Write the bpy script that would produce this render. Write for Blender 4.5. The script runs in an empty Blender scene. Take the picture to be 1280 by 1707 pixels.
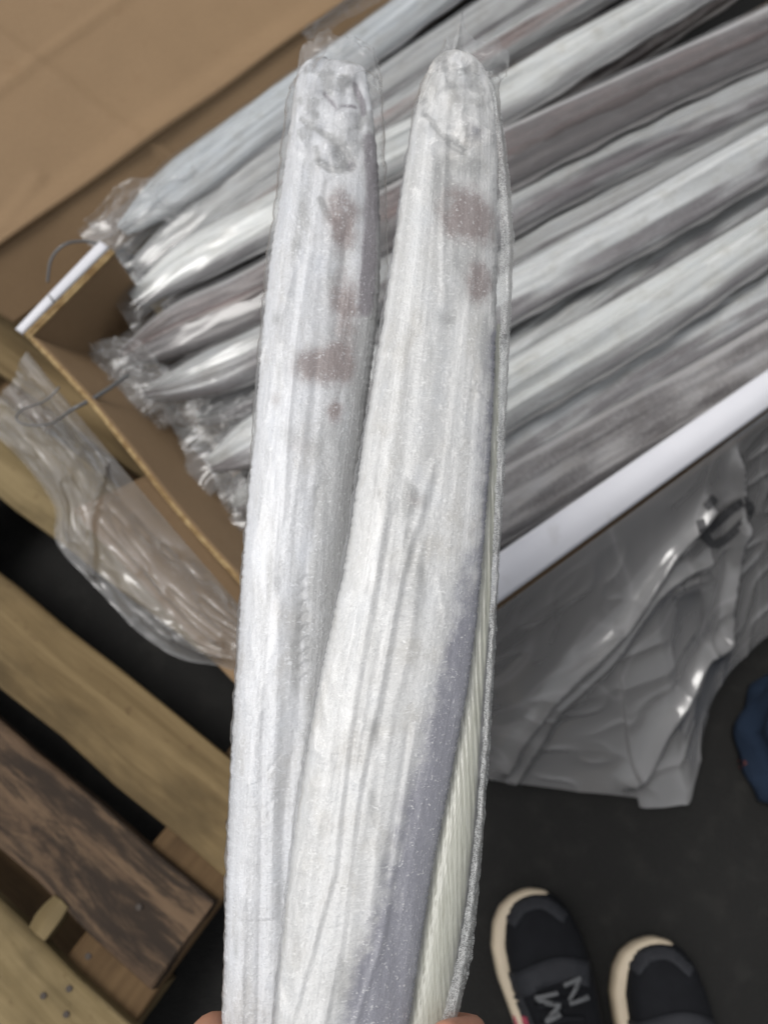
import bpy, math, random
import numpy as np
from mathutils import Vector, noise as mnoise

# ------------------------------------------------------------------ camera, world, sun
sc = bpy.context.scene
F_PX, TILT, CAM_H = 1385.0, math.radians(20.8), 1.10        # phone lens, held out over the shoes
CT, ST = math.cos(TILT), math.sin(TILT)
cd = bpy.data.cameras.new('camera'); cam = bpy.data.objects.new('camera', cd)
sc.collection.objects.link(cam); sc.camera = cam
cam.location = (0, 0, CAM_H); cam.rotation_euler = (TILT, 0, 0)
cd.sensor_fit = 'VERTICAL'; cd.sensor_height = 36.0; cd.lens = F_PX * 36.0 / 1707.0
cd.clip_start = 0.02; cd.clip_end = 200
cd.dof.use_dof = True; cd.dof.focus_distance = 0.415; cd.dof.aperture_fstop = 7.5

SUN_AZ, SUN_EL = math.radians(-78), math.radians(70)        # azimuth from +Y, light comes from back left
w = bpy.data.worlds.new('World'); sc.world = w; w.use_nodes = True
wn = w.node_tree; wn.nodes.clear()
sky = wn.nodes.new('ShaderNodeTexSky'); sky.sky_type = 'NISHITA'; sky.sun_disc = False
sky.sun_elevation = SUN_EL; sky.sun_rotation = SUN_AZ; sky.dust_density = 3.0; sky.air_density = 1.0
hs = wn.nodes.new('ShaderNodeHueSaturation'); hs.inputs['Saturation'].default_value = 0.16   # overcast: almost no blue
bg = wn.nodes.new('ShaderNodeBackground'); bg.inputs['Strength'].default_value = 0.13
wo = wn.nodes.new('ShaderNodeOutputWorld')
wn.links.new(sky.outputs[0], hs.inputs['Color']); wn.links.new(hs.outputs[0], bg.inputs[0]); wn.links.new(bg.outputs[0], wo.inputs[0])
sd = bpy.data.lights.new('sun', 'SUN'); sd.energy = 1.8; sd.angle = math.radians(24); sd.color = (1.0, 0.975, 0.94)
sun = bpy.data.objects.new('sun', sd); sc.collection.objects.link(sun)
sdir = Vector((math.sin(SUN_AZ) * math.cos(SUN_EL), math.cos(SUN_AZ) * math.cos(SUN_EL), math.sin(SUN_EL)))
sun.rotation_euler = sdir.to_track_quat('Z', 'Y').to_euler(); sun.location = sdir * 4
vs = sc.view_settings
vs.view_transform = 'Standard'; vs.look = 'None'; vs.exposure = 0.0; vs.gamma = 1.0; vs.use_curve_mapping = False
try:
    sc.cycles.transparent_max_bounces = 14; sc.cycles.max_bounces = 6; sc.cycles.diffuse_bounces = 2; sc.cycles.glossy_bounces = 2; sc.cycles.transmission_bounces = 3
except Exception:
    pass
COL = sc.collection

# ------------------------------------------------------------------ helpers
def ray(px, py):
    dx = (px - 640.0) / F_PX; dy = -(py - 853.5) / F_PX
    return dx, dy * CT + ST, dy * ST - CT
def P(px, py, z):
    """the point at height z that stands at this place of the photograph"""
    d = ray(px, py); t = (z - CAM_H) / d[2]
    return Vector((d[0] * t, d[1] * t, z))
def D(px, py, dep):
    d = ray(px, py)
    return Vector((d[0] * dep, d[1] * dep, CAM_H + d[2] * dep))
def Dn(px, py, dep):
    dx = (px - 640.0) / F_PX; dy = -(py - 853.5) / F_PX
    return np.stack([dx * dep, (dy * CT + ST) * dep, CAM_H + (dy * ST - CT) * dep], -1)
AXIS = np.array([0.0, ST, -CT])                    # viewing direction, for held things

def tag(o, label=None, cat=None, group=None, kind=None):
    if label: o['label'] = label
    if cat: o['category'] = cat
    if group: o['group'] = group
    if kind: o['kind'] = kind
    return o
def empty(name, loc, label=None, cat=None, group=None):
    o = bpy.data.objects.new(name, None); COL.objects.link(o); o.location = loc
    o.empty_display_size = 0.05
    return tag(o, label, cat, group)
def mesh_obj(name, verts, faces, mats, parent=None, smooth=True, uvs=None, cols=None, midx=None):
    me = bpy.data.meshes.new(name)
    me.from_pydata([tuple(map(float, v)) for v in verts], [], [tuple(map(int, f)) for f in faces])
    for m in (mats if isinstance(mats, (list, tuple)) else [mats]): me.materials.append(m)
    n = len(me.polygons)
    me.polygons.foreach_set('use_smooth', [smooth] * n)
    if midx is not None: me.polygons.foreach_set('material_index', midx)
    if uvs is not None:
        li = np.empty(len(me.loops), dtype=np.int32); me.loops.foreach_get('vertex_index', li)
        ul = me.uv_layers.new(name='UVMap')
        ul.data.foreach_set('uv', np.asarray(uvs, dtype=np.float32)[li].ravel())
    if cols is not None:
        a = me.color_attributes.new('pig', 'FLOAT_COLOR', 'POINT')
        a.data.foreach_set('color', np.asarray(cols, dtype=np.float32).ravel())
    me.update()
    o = bpy.data.objects.new(name, me); COL.objects.link(o)
    if parent is not None:
        o.parent = parent
        if parent.type == 'EMPTY' or True:
            o.matrix_parent_inverse = world_inv(parent)
    return o
def world_inv(o):
    from mathutils import Matrix
    m = Matrix.Identity(4); q = o
    chain = []
    while q is not None:
        chain.append(q); q = q.parent
    for q in reversed(chain):
        m = m @ (q.matrix_parent_inverse if q.parent else Matrix.Identity(4)) @ Matrix.LocRotScale(q.location, q.rotation_euler, q.scale)
    return m.inverted()
def grid_faces(nr, nc, wrap=False):
    f = []
    for i in range(nr - 1):
        for j in range(nc if wrap else nc - 1):
            k = (j + 1) % nc
            f.append((i * nc + j, i * nc + k, (i + 1) * nc + k, (i + 1) * nc + j))
    return f
def box_verts(lo, hi, bev=0.0):
    (x0, y0, z0), (x1, y1, z1) = lo, hi
    return [(x0, y0, z0), (x1, y0, z0), (x1, y1, z0), (x0, y1, z0), (x0, y0, z1), (x1, y0, z1), (x1, y1, z1), (x0, y1, z1)]
BOXF = [(3, 2, 1, 0), (4, 5, 6, 7), (0, 1, 5, 4), (1, 2, 6, 5), (2, 3, 7, 6), (3, 0, 4, 7)]
def bevel(o, wd, seg=2):
    m = o.modifiers.new('bevel', 'BEVEL'); m.width = wd; m.segments = seg; m.limit_method = 'ANGLE'
    return o
def solid(o, th, off=-1.0, mo=0, rim=0):
    m = o.modifiers.new('solid', 'SOLIDIFY'); m.thickness = th; m.offset = off
    m.material_offset = mo; m.material_offset_rim = rim; m.use_even_offset = True
    return o
def catmull(pts, n):
    pts = [np.array(p, float) for p in pts]
    if len(pts) == 2:
        return np.array([pts[0] + (pts[1] - pts[0]) * t for t in np.linspace(0, 1, n)])
    q = [2 * pts[0] - pts[1]] + pts + [2 * pts[-1] - pts[-2]]
    ln = [np.linalg.norm(pts[i + 1] - pts[i]) for i in range(len(pts) - 1)]
    cum = np.concatenate([[0], np.cumsum(ln)])
    out = []
    for s in np.linspace(0, cum[-1], n):
        i = min(int(np.searchsorted(cum, s, 'right') - 1), len(ln) - 1); t = (s - cum[i]) / ln[i]
        a, b, c, d = q[i], q[i + 1], q[i + 2], q[i + 3]
        out.append(0.5 * (2 * b + (c - a) * t + (2 * a - 5 * b + 4 * c - d) * t * t + (3 * b - a - 3 * c + d) * t ** 3))
    return np.array(out)
def tube(name, pts, rad, mat, parent=None, n=80, seg=8):
    p = catmull(pts, n); T = np.gradient(p, axis=0); T /= np.linalg.norm(T, axis=1)[:, None]
    up = np.array([0, 0, 1.0]); S = np.cross(T, up); S /= np.linalg.norm(S, axis=1)[:, None] + 1e-9; N = np.cross(S, T)
    a = np.linspace(0, 2 * math.pi, seg, endpoint=False)
    r = np.interp(np.linspace(0, 1, n), np.linspace(0, 1, len(rad)), rad) if isinstance(rad, (list, tuple)) else np.full(n, rad)
    v = p[:, None] + r[:, None, None] * (np.cos(a)[None, :, None] * S[:, None] + np.sin(a)[None, :, None] * N[:, None])
    fs = grid_faces(n, seg, True) + [tuple(range(seg - 1, -1, -1)), tuple((n - 1) * seg + k for k in range(seg))]
    return mesh_obj(name, v.reshape(-1, 3), fs, mat, parent)
def vnoise(a, seed):
    """cheap smooth value noise on an (n,k) numpy array, k = 1..3"""
    a = np.asarray(a, float)
    if a.ndim == 1: a = a[:, None]
    k = a.shape[1]; i0 = np.floor(a).astype(np.int64); fr = a - i0; fr = fr * fr * (3 - 2 * fr)
    out = np.zeros(len(a))
    for c in range(2 ** k):
        w_ = np.ones(len(a)); h = np.full(len(a), seed * 7919 + 17, dtype=np.int64)
        for d in range(k):
            b = (c >> d) & 1
            w_ *= fr[:, d] if b else 1 - fr[:, d]
            h = (h * 1103515245 + (i0[:, d] + b) * 12345 + 6789) & 0x7fffffff
            h ^= (h >> 11); h = (h * 2654435761) & 0x7fffffff; h ^= (h >> 15)
        out += w_ * ((h & 0xffff) / 65535.0)
    return out * 2 - 1
def fbm(a, seed, o=3):
    a = np.asarray(a, float); r = 0; am = 1; tot = 0
    for i in range(o):
        r = r + am * vnoise(a * 2 ** i, seed + i * 31); tot += am; am *= 0.5
    return r / tot
def ridged(a, seed, o=2):
    a = np.asarray(a, float); r = 0; am = 1; tot = 0
    for i in range(o):
        r = r + am * (1 - np.abs(vnoise(a * 2 ** i, seed + i * 31))) ** 3; tot += am; am *= 0.5
    return r / tot
def sstep(x, a, b):
    t = np.clip((x - a) / (b - a), 0, 1); return t * t * (3 - 2 * t)

# ------------------------------------------------------------------ materials
class NT:
    def __init__(s, name):
        s.m = bpy.data.materials.new(name); s.m.use_nodes = True; s.t = s.m.node_tree; s.t.nodes.clear()
        s.out = s.t.nodes.new('ShaderNodeOutputMaterial')
    def n(s, typ, **kw):
        nd = s.t.nodes.new('ShaderNode' + typ)
        for k, v in kw.items(): setattr(nd, k, v)
        return nd
    def l(s, a, b): s.t.links.new(a, b)
    def val(s, nd, key, v):
        if hasattr(v, 'is_linked') or isinstance(v, bpy.types.NodeSocket): s.l(v, nd.inputs[key])
        else: nd.inputs[key].default_value = v
    def math(s, op, a, b=0.0, c=None, clamp=False):
        nd = s.n('Math', operation=op, use_clamp=clamp); s.val(nd, 0, a); s.val(nd, 1, b)
        if c is not None: s.val(nd, 2, c)
        return nd.outputs[0]
    def mix(s, f, a, b, bt='MIX'):
        nd = s.n('MixRGB', blend_type=bt); s.val(nd, 0, f)
        for k, v in ((1, a), (2, b)):
            if isinstance(v, bpy.types.NodeSocket): s.l(v, nd.inputs[k])
            else: nd.inputs[k].default_value = (*v, 1) if len(v) == 3 else v
        return nd.outputs[0]
    def ramp(s, f, stops):
        nd = s.n('MapRange', interpolation_type='SMOOTHSTEP'); s.val(nd, 0, f)
        nd.inputs[1].default_value, nd.inputs[2].default_value = stops
        return nd.outputs[0]
    def noise(s, vec, scale, detail=3, rough=0.55, dist=0.0):
        nd = s.n('TexNoise'); s.l(vec, nd.inputs['Vector']); nd.inputs['Scale'].default_value = scale
        nd.inputs['Detail'].default_value = detail; nd.inputs['Roughness'].default_value = rough; nd.inputs['Distortion'].default_value = dist
        return nd.outputs[0]
    def vec(s, src, scale=(1, 1, 1), loc=(0, 0, 0), rot=(0, 0, 0)):
        nd = s.n('Mapping'); s.l(src, nd.inputs[0]); nd.inputs['Scale'].default_value = scale; nd.inputs['Location'].default_value = loc
        nd.inputs['Rotation'].default_value = rot
        return nd.outputs[0]
    def coord(s, which='UV'):
        return s.n('TexCoord').outputs[which]
    def bump(s, h, strength=0.5, dist=0.001, prev=None):
        nd = s.n('Bump'); nd.inputs['Strength'].default_value = strength; nd.inputs['Distance'].default_value = dist
        s.l(h, nd.inputs['Height'])
        if prev is not None: s.l(prev, nd.inputs['Normal'])
        return nd.outputs[0]
    def bsdf(s, col, rough=0.6, nrm=None, spec=0.5, metal=0.0, **kw):
        nd = s.n('BsdfPrincipled')
        if isinstance(col, bpy.types.NodeSocket): s.l(col, nd.inputs['Base Color'])
        else: nd.inputs['Base Color'].default_value = (*col, 1)
        s.val(nd, 'Roughness', rough); nd.inputs['Specular IOR Level'].default_value = spec; s.val(nd, 'Metallic', metal)
        if nrm is not None: s.l(nrm, nd.inputs['Normal'])
        for k, v in kw.items(): s.val(nd, k, v)
        return nd.outputs[0]
    def done(s, sh): s.l(sh, s.out.inputs[0]); return s.m

def mat_plain(name, col, rough=0.6, var=0.25, scale=30, bump=0.0, spec=0.4):
    t = NT(name); v = t.coord('Object'); n = t.noise(v, scale, 4)
    c = t.mix(n, tuple(x * (1 - var) for x in col), tuple(min(1, x * (1 + var)) for x in col))
    nb = t.bump(t.noise(v, scale * 6, 4), bump, 0.001) if bump else None
    return t.done(t.bsdf(c, rough, nb, spec))

def mat_kraft(name='kraft_cardboard', tint=(0.222, 0.146, 0.081)):
    t = NT(name); v = t.coord('Object')
    blot = t.noise(v, 5, 4, 0.6); fib = t.noise(v, 160, 3, 0.7); st = t.noise(t.vec(v, (1, 1, 1)), 28, 3)
    c = t.mix(blot, tuple(x * 0.86 for x in tint), tuple(x * 1.12 for x in tint))
    c = t.mix(t.math('MULTIPLY', fib, 0.22), c, (0.36, 0.245, 0.137))
    c = t.mix(t.math('MULTIPLY', t.ramp(st, (0.62, 0.8)), 0.25), c, (0.18, 0.105, 0.052))
    h = t.math('ADD', t.math('MULTIPLY', fib, 0.4), blot)
    return t.done(t.bsdf(c, 0.78, t.bump(h, 0.25, 0.002), 0.25))
def mat_white_card():
    t = NT('white_printed_cardboard'); v = t.coord('Object'); n = t.noise(v, 12, 4)
    c = t.mix(n, (0.56, 0.56, 0.60), (0.68, 0.68, 0.71))
    c = t.mix(t.math('MULTIPLY', t.ramp(t.noise(v, 40, 3), (0.6, 0.8)), 0.3), c, (0.40, 0.385, 0.385))
    return t.done(t.bsdf(c, 0.42, t.bump(n, 0.1, 0.002), 0.5))
def mat_corr_edge():
    t = NT('corrugated_cut_edge'); v = t.coord('Object'); n = t.noise(v, 90, 3)
    c = t.mix(t.ramp(n, (0.3, 0.7)), (0.20, 0.125, 0.055), (0.36, 0.26, 0.13))
    return t.done(t.bsdf(c, 0.85, t.bump(n, 0.3, 0.001), 0.2))
def mat_wood(name, a, b, dark=0.0, seed=0.0):
    t = NT(name); v = t.coord('UV')                                   # u along the board in metres
    g = t.noise(t.vec(v, (3.5, 60, 1), (seed, seed * 1.7, 0)), 1.0, 4, 0.6, 0.5)
    blot = t.noise(t.vec(v, (6, 14, 1), (seed * 3, 0, 0)), 1.0, 4, 0.6)
    fine = t.noise(t.vec(v, (30, 500, 1), (seed, 0, 0)), 1.0, 3)
    c = t.mix(t.ramp(g, (0.3, 0.72)), a, b)
    c = t.mix(t.math('MULTIPLY', t.ramp(blot, (0.46, 0.70)), 0.65), c, tuple(x * 0.5 for x in a))
    sp = t.noise(t.vec(v, (60, 90, 1), (seed, 5, 0)), 1.0, 2)
    c = t.mix(t.math('MULTIPLY', t.ramp(sp, (0.62, 0.76)), 0.6), c, (0.09, 0.055, 0.025))
    if dark > 0:
        d = t.noise(t.vec(v, (5, 30, 1), (seed * 2, 3, 0)), 1.0, 6, 0.78, 0.4)
        c = t.mix(t.math('MULTIPLY', t.ramp(d, (0.42, 0.58)), dark), c, (0.018, 0.0125, 0.009))
        e = t.noise(t.vec(v, (10, 120, 1), (seed * 2, 9, 0)), 1.0, 4, 0.7, 0.2)
        c = t.mix(t.math('MULTIPLY', t.ramp(e, (0.62, 0.75)), 0.5), c, (0.12, 0.09, 0.066))
    h = t.math('ADD', t.math('MULTIPLY', g, 0.8), t.math('MULTIPLY', fine, 0.5))
    return t.done(t.bsdf(c, 0.8, t.bump(h, 0.8, 0.002), 0.25))
def mat_floor():
    t = NT('dark_tarmac'); v = t.coord('Object')
    n = t.noise(v, 3.5, 5, 0.6); g = t.noise(v, 260, 2); m = t.noise(v, 28, 4)
    c = t.mix(n, (0.0040, 0.0039, 0.0035), (0.0115, 0.0111, 0.0101))
    c = t.mix(t.math('MULTIPLY', t.ramp(m, (0.5, 0.72)), 0.5), c, (0.019, 0.0182, 0.0162))
    c = t.mix(t.math('MULTIPLY', t.ramp(g, (0.6, 0.75)), 0.4), c, (0.024, 0.0225, 0.02))
    return t.done(t.bsdf(c, 0.8, t.bump(g, 0.6, 0.003), 0.3))
def mat_film(name, milk=0.06, crease=0.35, scale=60, rough=0.14, stretch=(1, 1, 1), gl=0.9, bstr=0.7, tint=(0.9, 0.91, 0.92), sharp=12.0, f0=0.05):
    """clear polythene: see-through, glossy by angle, whiter where it is creased"""
    t = NT(name); v = t.vec(t.coord('UV'), stretch)
    a = t.noise(v, scale, 2, 0.6, 0.6)
    rid = t.math('SUBTRACT', 1.0, t.math('ABSOLUTE', t.math('MULTIPLY', t.math('SUBTRACT', a, 0.5), sharp)), clamp=True)
    rid = t.math('POWER', rid, 3.0)
    mk = t.math('ADD', milk, t.math('MULTIPLY', rid, crease), clamp=True)
    tr = t.n('BsdfTransparent'); tr.inputs[0].default_value = (0.965, 0.967, 0.967, 1)
    df = t.n('BsdfDiffuse'); df.inputs[0].default_value = (*tint, 1)
    tl = t.n('BsdfTranslucent'); tl.inputs[0].default_value = (*tint, 1)
    dm = t.n('MixShader'); dm.inputs[0].default_value = 0.4; t.l(df.outputs[0], dm.inputs[1]); t.l(tl.outputs[0], dm.inputs[2])
    gs = t.n('BsdfGlossy'); gs.inputs['Roughness'].default_value = rough
    m1 = t.n('MixShader'); t.l(mk, m1.inputs[0]); t.l(tr.outputs[0], m1.inputs[1]); t.l(dm.outputs[0], m1.inputs[2])
    fr = t.n('LayerWeight'); fr.inputs['Blend'].default_value = 0.5          # facing term: the same from both sides of the film
    if bstr:
        nrm = t.bump(rid, bstr, 0.0012)
        for nd in (df, gs, fr): t.l(nrm, nd.inputs['Normal'])
    m2 = t.n('MixShader'); t.l(t.math('MULTIPLY', t.math('ADD', f0, t.math('MULTIPLY', t.math('POWER', fr.outputs['Facing'], 4.0), 0.9)), gl, clamp=True), m2.inputs[0]); t.l(m1.outputs[0], m2.inputs[1]); t.l(gs.outputs[0], m2.inputs[2])
    return t.done(m2.outputs[0])

def mat_fish(name, seed=0.0, white=(0.52, 0.53, 0.525), back=(0.115, 0.10, 0.105), frost=1.0, rough=0.38, grain=1.0, con=0.84, bst=0.5, fsc=(190, 1100)):
    """silver skin with frost; colour attribute 'pig': R = dark violet back, G = red-brown bruises, B = wet grey; R and B also carry painted shade"""
    t = NT(name); uv = t.coord('UV')                                  # u across 0..1 around, v = metres along
    at = t.n('Attribute', attribute_name='pig'); sp = t.n('SeparateColor'); t.l(at.outputs['Color'], sp.inputs[0])
    R, G, B = sp.outputs[0], sp.outputs[1], sp.outputs[2]
    st = t.noise(t.vec(uv, (22, 3.5, 1), (seed, seed, 0)), 1.0, 3, 0.6, 0.4)        # broad bands along the body
    st2 = t.noise(t.vec(uv, (70, 6, 1), (seed * 2, 0, 0)), 1.0, 2, 0.6, 0.3)
    pt = t.noise(t.vec(uv, (10, 30, 1), (seed, 4, 0)), 1.0, 4, 0.62)                # patches
    mott = t.noise(t.vec(uv, (42, 230, 1), (seed, 7, 0)), 1.0, 3, 0.7)
    fine = t.noise(t.vec(uv, (*fsc, 1), (seed, 0, 0)), 1.0, 2, 0.7)
    c = t.mix(t.ramp(st, (0.32, 0.66)), tuple(x * con for x in white), tuple(min(.9, x * 1.08) for x in white))
    c = t.mix(t.math('MULTIPLY', t.ramp(st2, (0.55, 0.75)), 0.22), c, tuple(min(.9, x * 1.2) for x in white))
    c = t.mix(t.math('MULTIPLY', t.ramp(pt, (0.50, 0.68)), 0.55), c, tuple(x * k for x, k in zip(white, (.72, .69, .64))))
    c = t.mix(t.math('MULTIPLY', t.ramp(pt, (0.5, 0.3)), 0.30), c, tuple(min(.9, x * k) for x, k in zip(white, (.95, 1.0, 1.08))))
    fr = t.math('MULTIPLY', t.ramp(t.math('ADD', t.math('MULTIPLY', fine, 0.5), t.math('MULTIPLY', mott, 0.5)), (0.50, 0.64)), 0.55 * frost)
    c = t.mix(fr, c, tuple(min(.92, x * 1.18) for x in white))
    c = t.mix(t.math('MULTIPLY', t.ramp(fine, (0.45, 0.30)), 0.24 * grain), c, (0.36, 0.35, 0.35))
    def soft(ch, n, k):   # break the mask up with noise
        x = t.math('MULTIPLY', ch, t.math('ADD', 1.0 - k * .5, t.math('MULTIPLY', n, k)))
        return t.ramp(x, (0.06, 0.62))
    c = t.mix(t.math('MULTIPLY', soft(B, mott, 1.4), 0.72), c, (0.27, 0.27, 0.265))
    c = t.mix(t.math('MULTIPLY', soft(R, mott, 1.2), 0.94), c, back)
    c = t.mix(t.math('MULTIPLY', soft(G, t.math('ADD', t.math('MULTIPLY', mott, .55), t.math('MULTIPLY', fine, .45)), 3.4), 0.85), c, (0.175, 0.125, 0.116))
    c = t.mix(t.math('MULTIPLY', t.ramp(t.math('ADD', t.math('MULTIPLY', fine, 0.6), t.math('MULTIPLY', mott, 0.4)), (0.56, 0.63)), 0.6 * frost), c, tuple(min(.86, x * 1.25) for x in white))
    h = t.math('ADD', t.math('MULTIPLY', fine, 0.45 * grain), t.math('ADD', t.math('MULTIPLY', mott, 0.9), t.math('MULTIPLY', st2, 0.7)))
    nrm = t.bump(h, bst, 0.0010)
    return t.done(t.bsdf(c, rough, nrm, 0.5, 0.05, **{'Coat Weight': 0.15, 'Coat Roughness': 0.3}))
def mat_fin():
    t = NT('ivory_dorsal_fin'); uv = t.coord('UV')
    wv = t.n('TexWave', wave_type='BANDS', bands_direction='X'); t.l(t.vec(uv, (1, 1, 1), rot=(0, 0, 0)), wv.inputs['Vector'])
    wv.inputs['Scale'].default_value = 1.0; wv.inputs['Distortion'].default_value = 2.0; wv.inputs['Detail'].default_value = 2.0; wv.inputs['Detail Scale'].default_value = 1.0
    n = t.noise(t.vec(uv, (3, 30, 1)), 1.0, 4); ray_ = t.noise(t.vec(uv, (0.8, 9.0, 1)), 2.0, 4, 0.7, 0.8)
    c = t.mix(t.ramp(ray_, (0.35, 0.68)), (0.30, 0.30, 0.235), (0.53, 0.53, 0.45))
    c = t.mix(t.math('MULTIPLY', t.ramp(n, (0.5, 0.75)), 0.4), c, (0.57, 0.58, 0.53))
    return t.done(t.bsdf(c, 0.35, t.bump(ray_, 0.25, 0.0008), 0.5, **{'Coat Weight': 0.4, 'Coat Roughness': 0.15}))
def mat_skin():
    t = NT('skin'); v = t.coord('Object'); n = t.noise(v, 60, 4); f_ = t.noise(v, 600, 3)
    c = t.mix(n, (0.50, 0.22, 0.14), (0.62, 0.33, 0.22))
    return t.done(t.bsdf(c, 0.45, t.bump(f_, 0.25, 0.0006), 0.4, **{'Subsurface Weight': 0.15, 'Subsurface Radius': (0.01, 0.004, 0.002), 'Subsurface Scale': 0.5}))
def mat_denim():
    t = NT('denim'); v = t.coord('Object'); n = t.noise(v, 14, 4); f_ = t.noise(t.vec(v, (900, 900, 300)), 1.0, 2)
    c = t.mix(n, (0.004, 0.007, 0.015), (0.015, 0.030, 0.062)); c = t.mix(t.math('MULTIPLY', f_, 0.25), c, (0.06, 0.085, 0.125))
    return t.done(t.bsdf(c, 0.85, t.bump(f_, 0.3, 0.0008), 0.2))

KRAFT = mat_kraft(); WHITE = mat_white_card(); EDGE = mat_corr_edge()
KRAFT_SH = KRAFT
INK = mat_plain('black_print_ink', (0.03, 0.03, 0.033), 0.6, 0.2)
INK_FILM = mat_plain('faded_print_ink', (0.045, 0.045, 0.047), 0.6, 0.2)
FLOOR = mat_floor()  # dark tarmac, lowered further so its colour includes shade
WOODS = [mat_wood('pale_pine_board', (0.115, 0.078, 0.034), (0.185, 0.132, 0.064), 0, 1.3),  # board tones kept low to take in shade from box and photographer
         mat_wood('yellow_pine_board', (0.135, 0.098, 0.044), (0.222, 0.168, 0.086), 0, 4.1),
         mat_wood('stained_dark_board', (0.085, 0.053, 0.032), (0.135, 0.088, 0.052), 0.9, 7.7),
         mat_wood('brown_cross_board', (0.082, 0.048, 0.021), (0.118, 0.073, 0.034), 0, 9.2)]
NAIL = mat_plain('rusty_nail', (0.03, 0.02, 0.014), 0.6)
RUBBER = mat_plain('cream_rubber_sole', (0.50, 0.42, 0.31), 0.5, 0.2, 25, 0.2)
BLACKF = mat_plain('black_knit_fabric', (0.007, 0.0075, 0.0095), 0.85, 0.4, 60, 0.5, 0.2)
GREYB = mat_plain('charcoal_webbing', (0.022, 0.023, 0.027), 0.75, 0.3, 80, 0.5, 0.25)
GREYL = mat_plain('grey_print', (0.10, 0.103, 0.107), 0.7, 0.15, 60)
RED = mat_plain('crimson_tab', (0.28, 0.03, 0.06), 0.6, 0.2, 50)
STRAPM = mat_plain('grey_strapping', (0.12, 0.12, 0.12), 0.3, 0.2, 50, 0, 0.5)
SKIN = mat_skin(); DENIM = mat_denim(); FIN = mat_fin()
FILM_HELD = mat_film('clinging_clear_film', 0.11, 0.05, 2.2, 0.30, (1.6, 9, 1), 1.0, 0.0, f0=0.026)
FILM_BOX = mat_film('clear_fish_film', 0.06, 0.04, 3, 0.18, (1.3, 7, 1), 0.9, 0.0)
FILM_BAG = mat_film('milky_liner_film', 0.37, 0.10, 3.5, 0.20, (1, 1, 1), 1.6, 0.0, (0.70, 0.69, 0.69), 20.0)
FILM_BAGC = mat_film('crumpled_liner_film', 0.32, 0.06, 4, 0.20, (1, 1, 1), 1.4, 0.0, (0.6, 0.59, 0.58))
FILM_SEAM = mat_film('frosted_film_seam', 0.22, 0.75, 40, 0.3, (1, 1, 1), 0.6, 0.3, (0.8, 0.81, 0.8), 7.0)
FILM_LOOSE = mat_film('loose_clear_film', 0.12, 0.2, 4, 0.28, (1, 1, 1), 0.6, 0.0, (0.75, 0.75, 0.75))

# ------------------------------------------------------------------ ground
v = [(-30, -30, 0), (30, -30, 0), (30, 30, 0), (-30, 30, 0)]
tag(mesh_obj('ground', v, [(0, 1, 2, 3)], FLOOR, smooth=False), kind='structure')

# ------------------------------------------------------------------ pallet
PU = Vector((0.805, -0.593, 0)).normalized(); PV = Vector((-PU.y * -1, 0, 0))
PV = Vector((-0.593, -0.805, 0)).normalized()
def pal(u, vv, z): return PU * u + PV * vv + Vector((0, 0, z))
pallet = empty('wooden_pallet', pal(-0.7, -0.3, 0), 'weathered wooden pallet of broad pine boards under the open carton', 'pallet')
def board(name, u0, u1, v0, v1, z0, z1, mat, seed, across=False, nseg=14):
    """a sawn board with slightly wavering edges and rounded arrises; UV runs along the grain in metres"""
    rnd = random.Random(seed); L = (v1 - v0) if across else (u1 - u0); W = (u1 - u0) if across else (v1 - v0)
    prof = [(0, .002), (0, .998), (.02, 1), (.98, 1), (1, .998), (1, .002), (.98, 0), (.02, 0)]
    prof = [(0.0, 0.0), (0.0, 0.88), (0.015, 0.97), (0.04, 1.0), (0.5, 1.0), (0.96, 1.0), (0.985, 0.97), (1.0, 0.88), (1.0, 0.0)]
    nv = len(prof); vs_, uv = [], []
    e0 = [rnd.uniform(-.0028, .0028) for _ in range(nseg + 1)]; e1 = [rnd.uniform(-.0028, .0028) for _ in range(nseg + 1)]
    for i in range(nseg + 1):
        a = L * i / nseg
        for k, (b, h) in enumerate(prof):
            aa = a + (rnd.uniform(-.007, .002) * min(1, L / .3) if i in (0, nseg) else 0)
            bb = b * W + (e0[i] * (1 - b) + e1[i] * b)
            zz = z0 + (z1 - z0) * h + (0.0009 * math.sin(a * 9 + seed + b * 2) if h == 1.0 else 0)
            vs_.append(pal(u0 + bb, v0 + aa, zz) if across else pal(u0 + aa, v0 + bb, zz))
            uv.append((a, b * W + h * (z1 - z0)))
    fs = grid_faces(nseg + 1, nv, True)
    fs += [tuple(range(nv)), tuple(nseg * nv + k for k in range(nv - 1, -1, -1))]
    if not across: fs = [f[::-1] for f in fs]
    return mesh_obj(name, vs_, fs, mat, pallet, smooth=False, uvs=uv)
UE = -0.092
tops = [(.297, .396, 1), (.165, .262, 2), (.044, .138, 0), (-.125, -.026, 1), (-.245, -.15, 0), (-.37, -.275, 1), (-.50, -.40, 0), (-.64, -.54, 1)]
for i, (v0, v1, m) in enumerate(tops):
    board('deck_board', -1.28 + 0.004 * i, UE + (0.012, -0.006, 0.0, 0.008, 0, 0.004, 0, 0)[i], v0, v1, 0.122 - (0.004 if i == 1 else 0), 0.144 - (0.004 if i == 1 else 0), WOODS[m], 11 + i)
for i, (u0, u1) in enumerate([(-.193, -.096), (-.74, -.64), (-1.28, -1.18)]):
    board('cross_board', u0, u1, -.64, .388, 0.0985, 0.1205, WOODS[3], 31 + i, True)
    for j, vv in enumerate((-.63, -.17, .27)):
        board('block', u0 + .002, u1 - .002, vv, vv + .105, 0.022, 0.0975, WOODS[(i + j) % 2], 41 + i * 3 + j, True, 3)
for j, vv in enumerate((-.63, -.17, .27)):
    board('bottom_board', -1.28, UE - 0.004, vv + .002, vv + .1, 0.002, 0.0215, WOODS[3], 61 + j)
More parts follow.
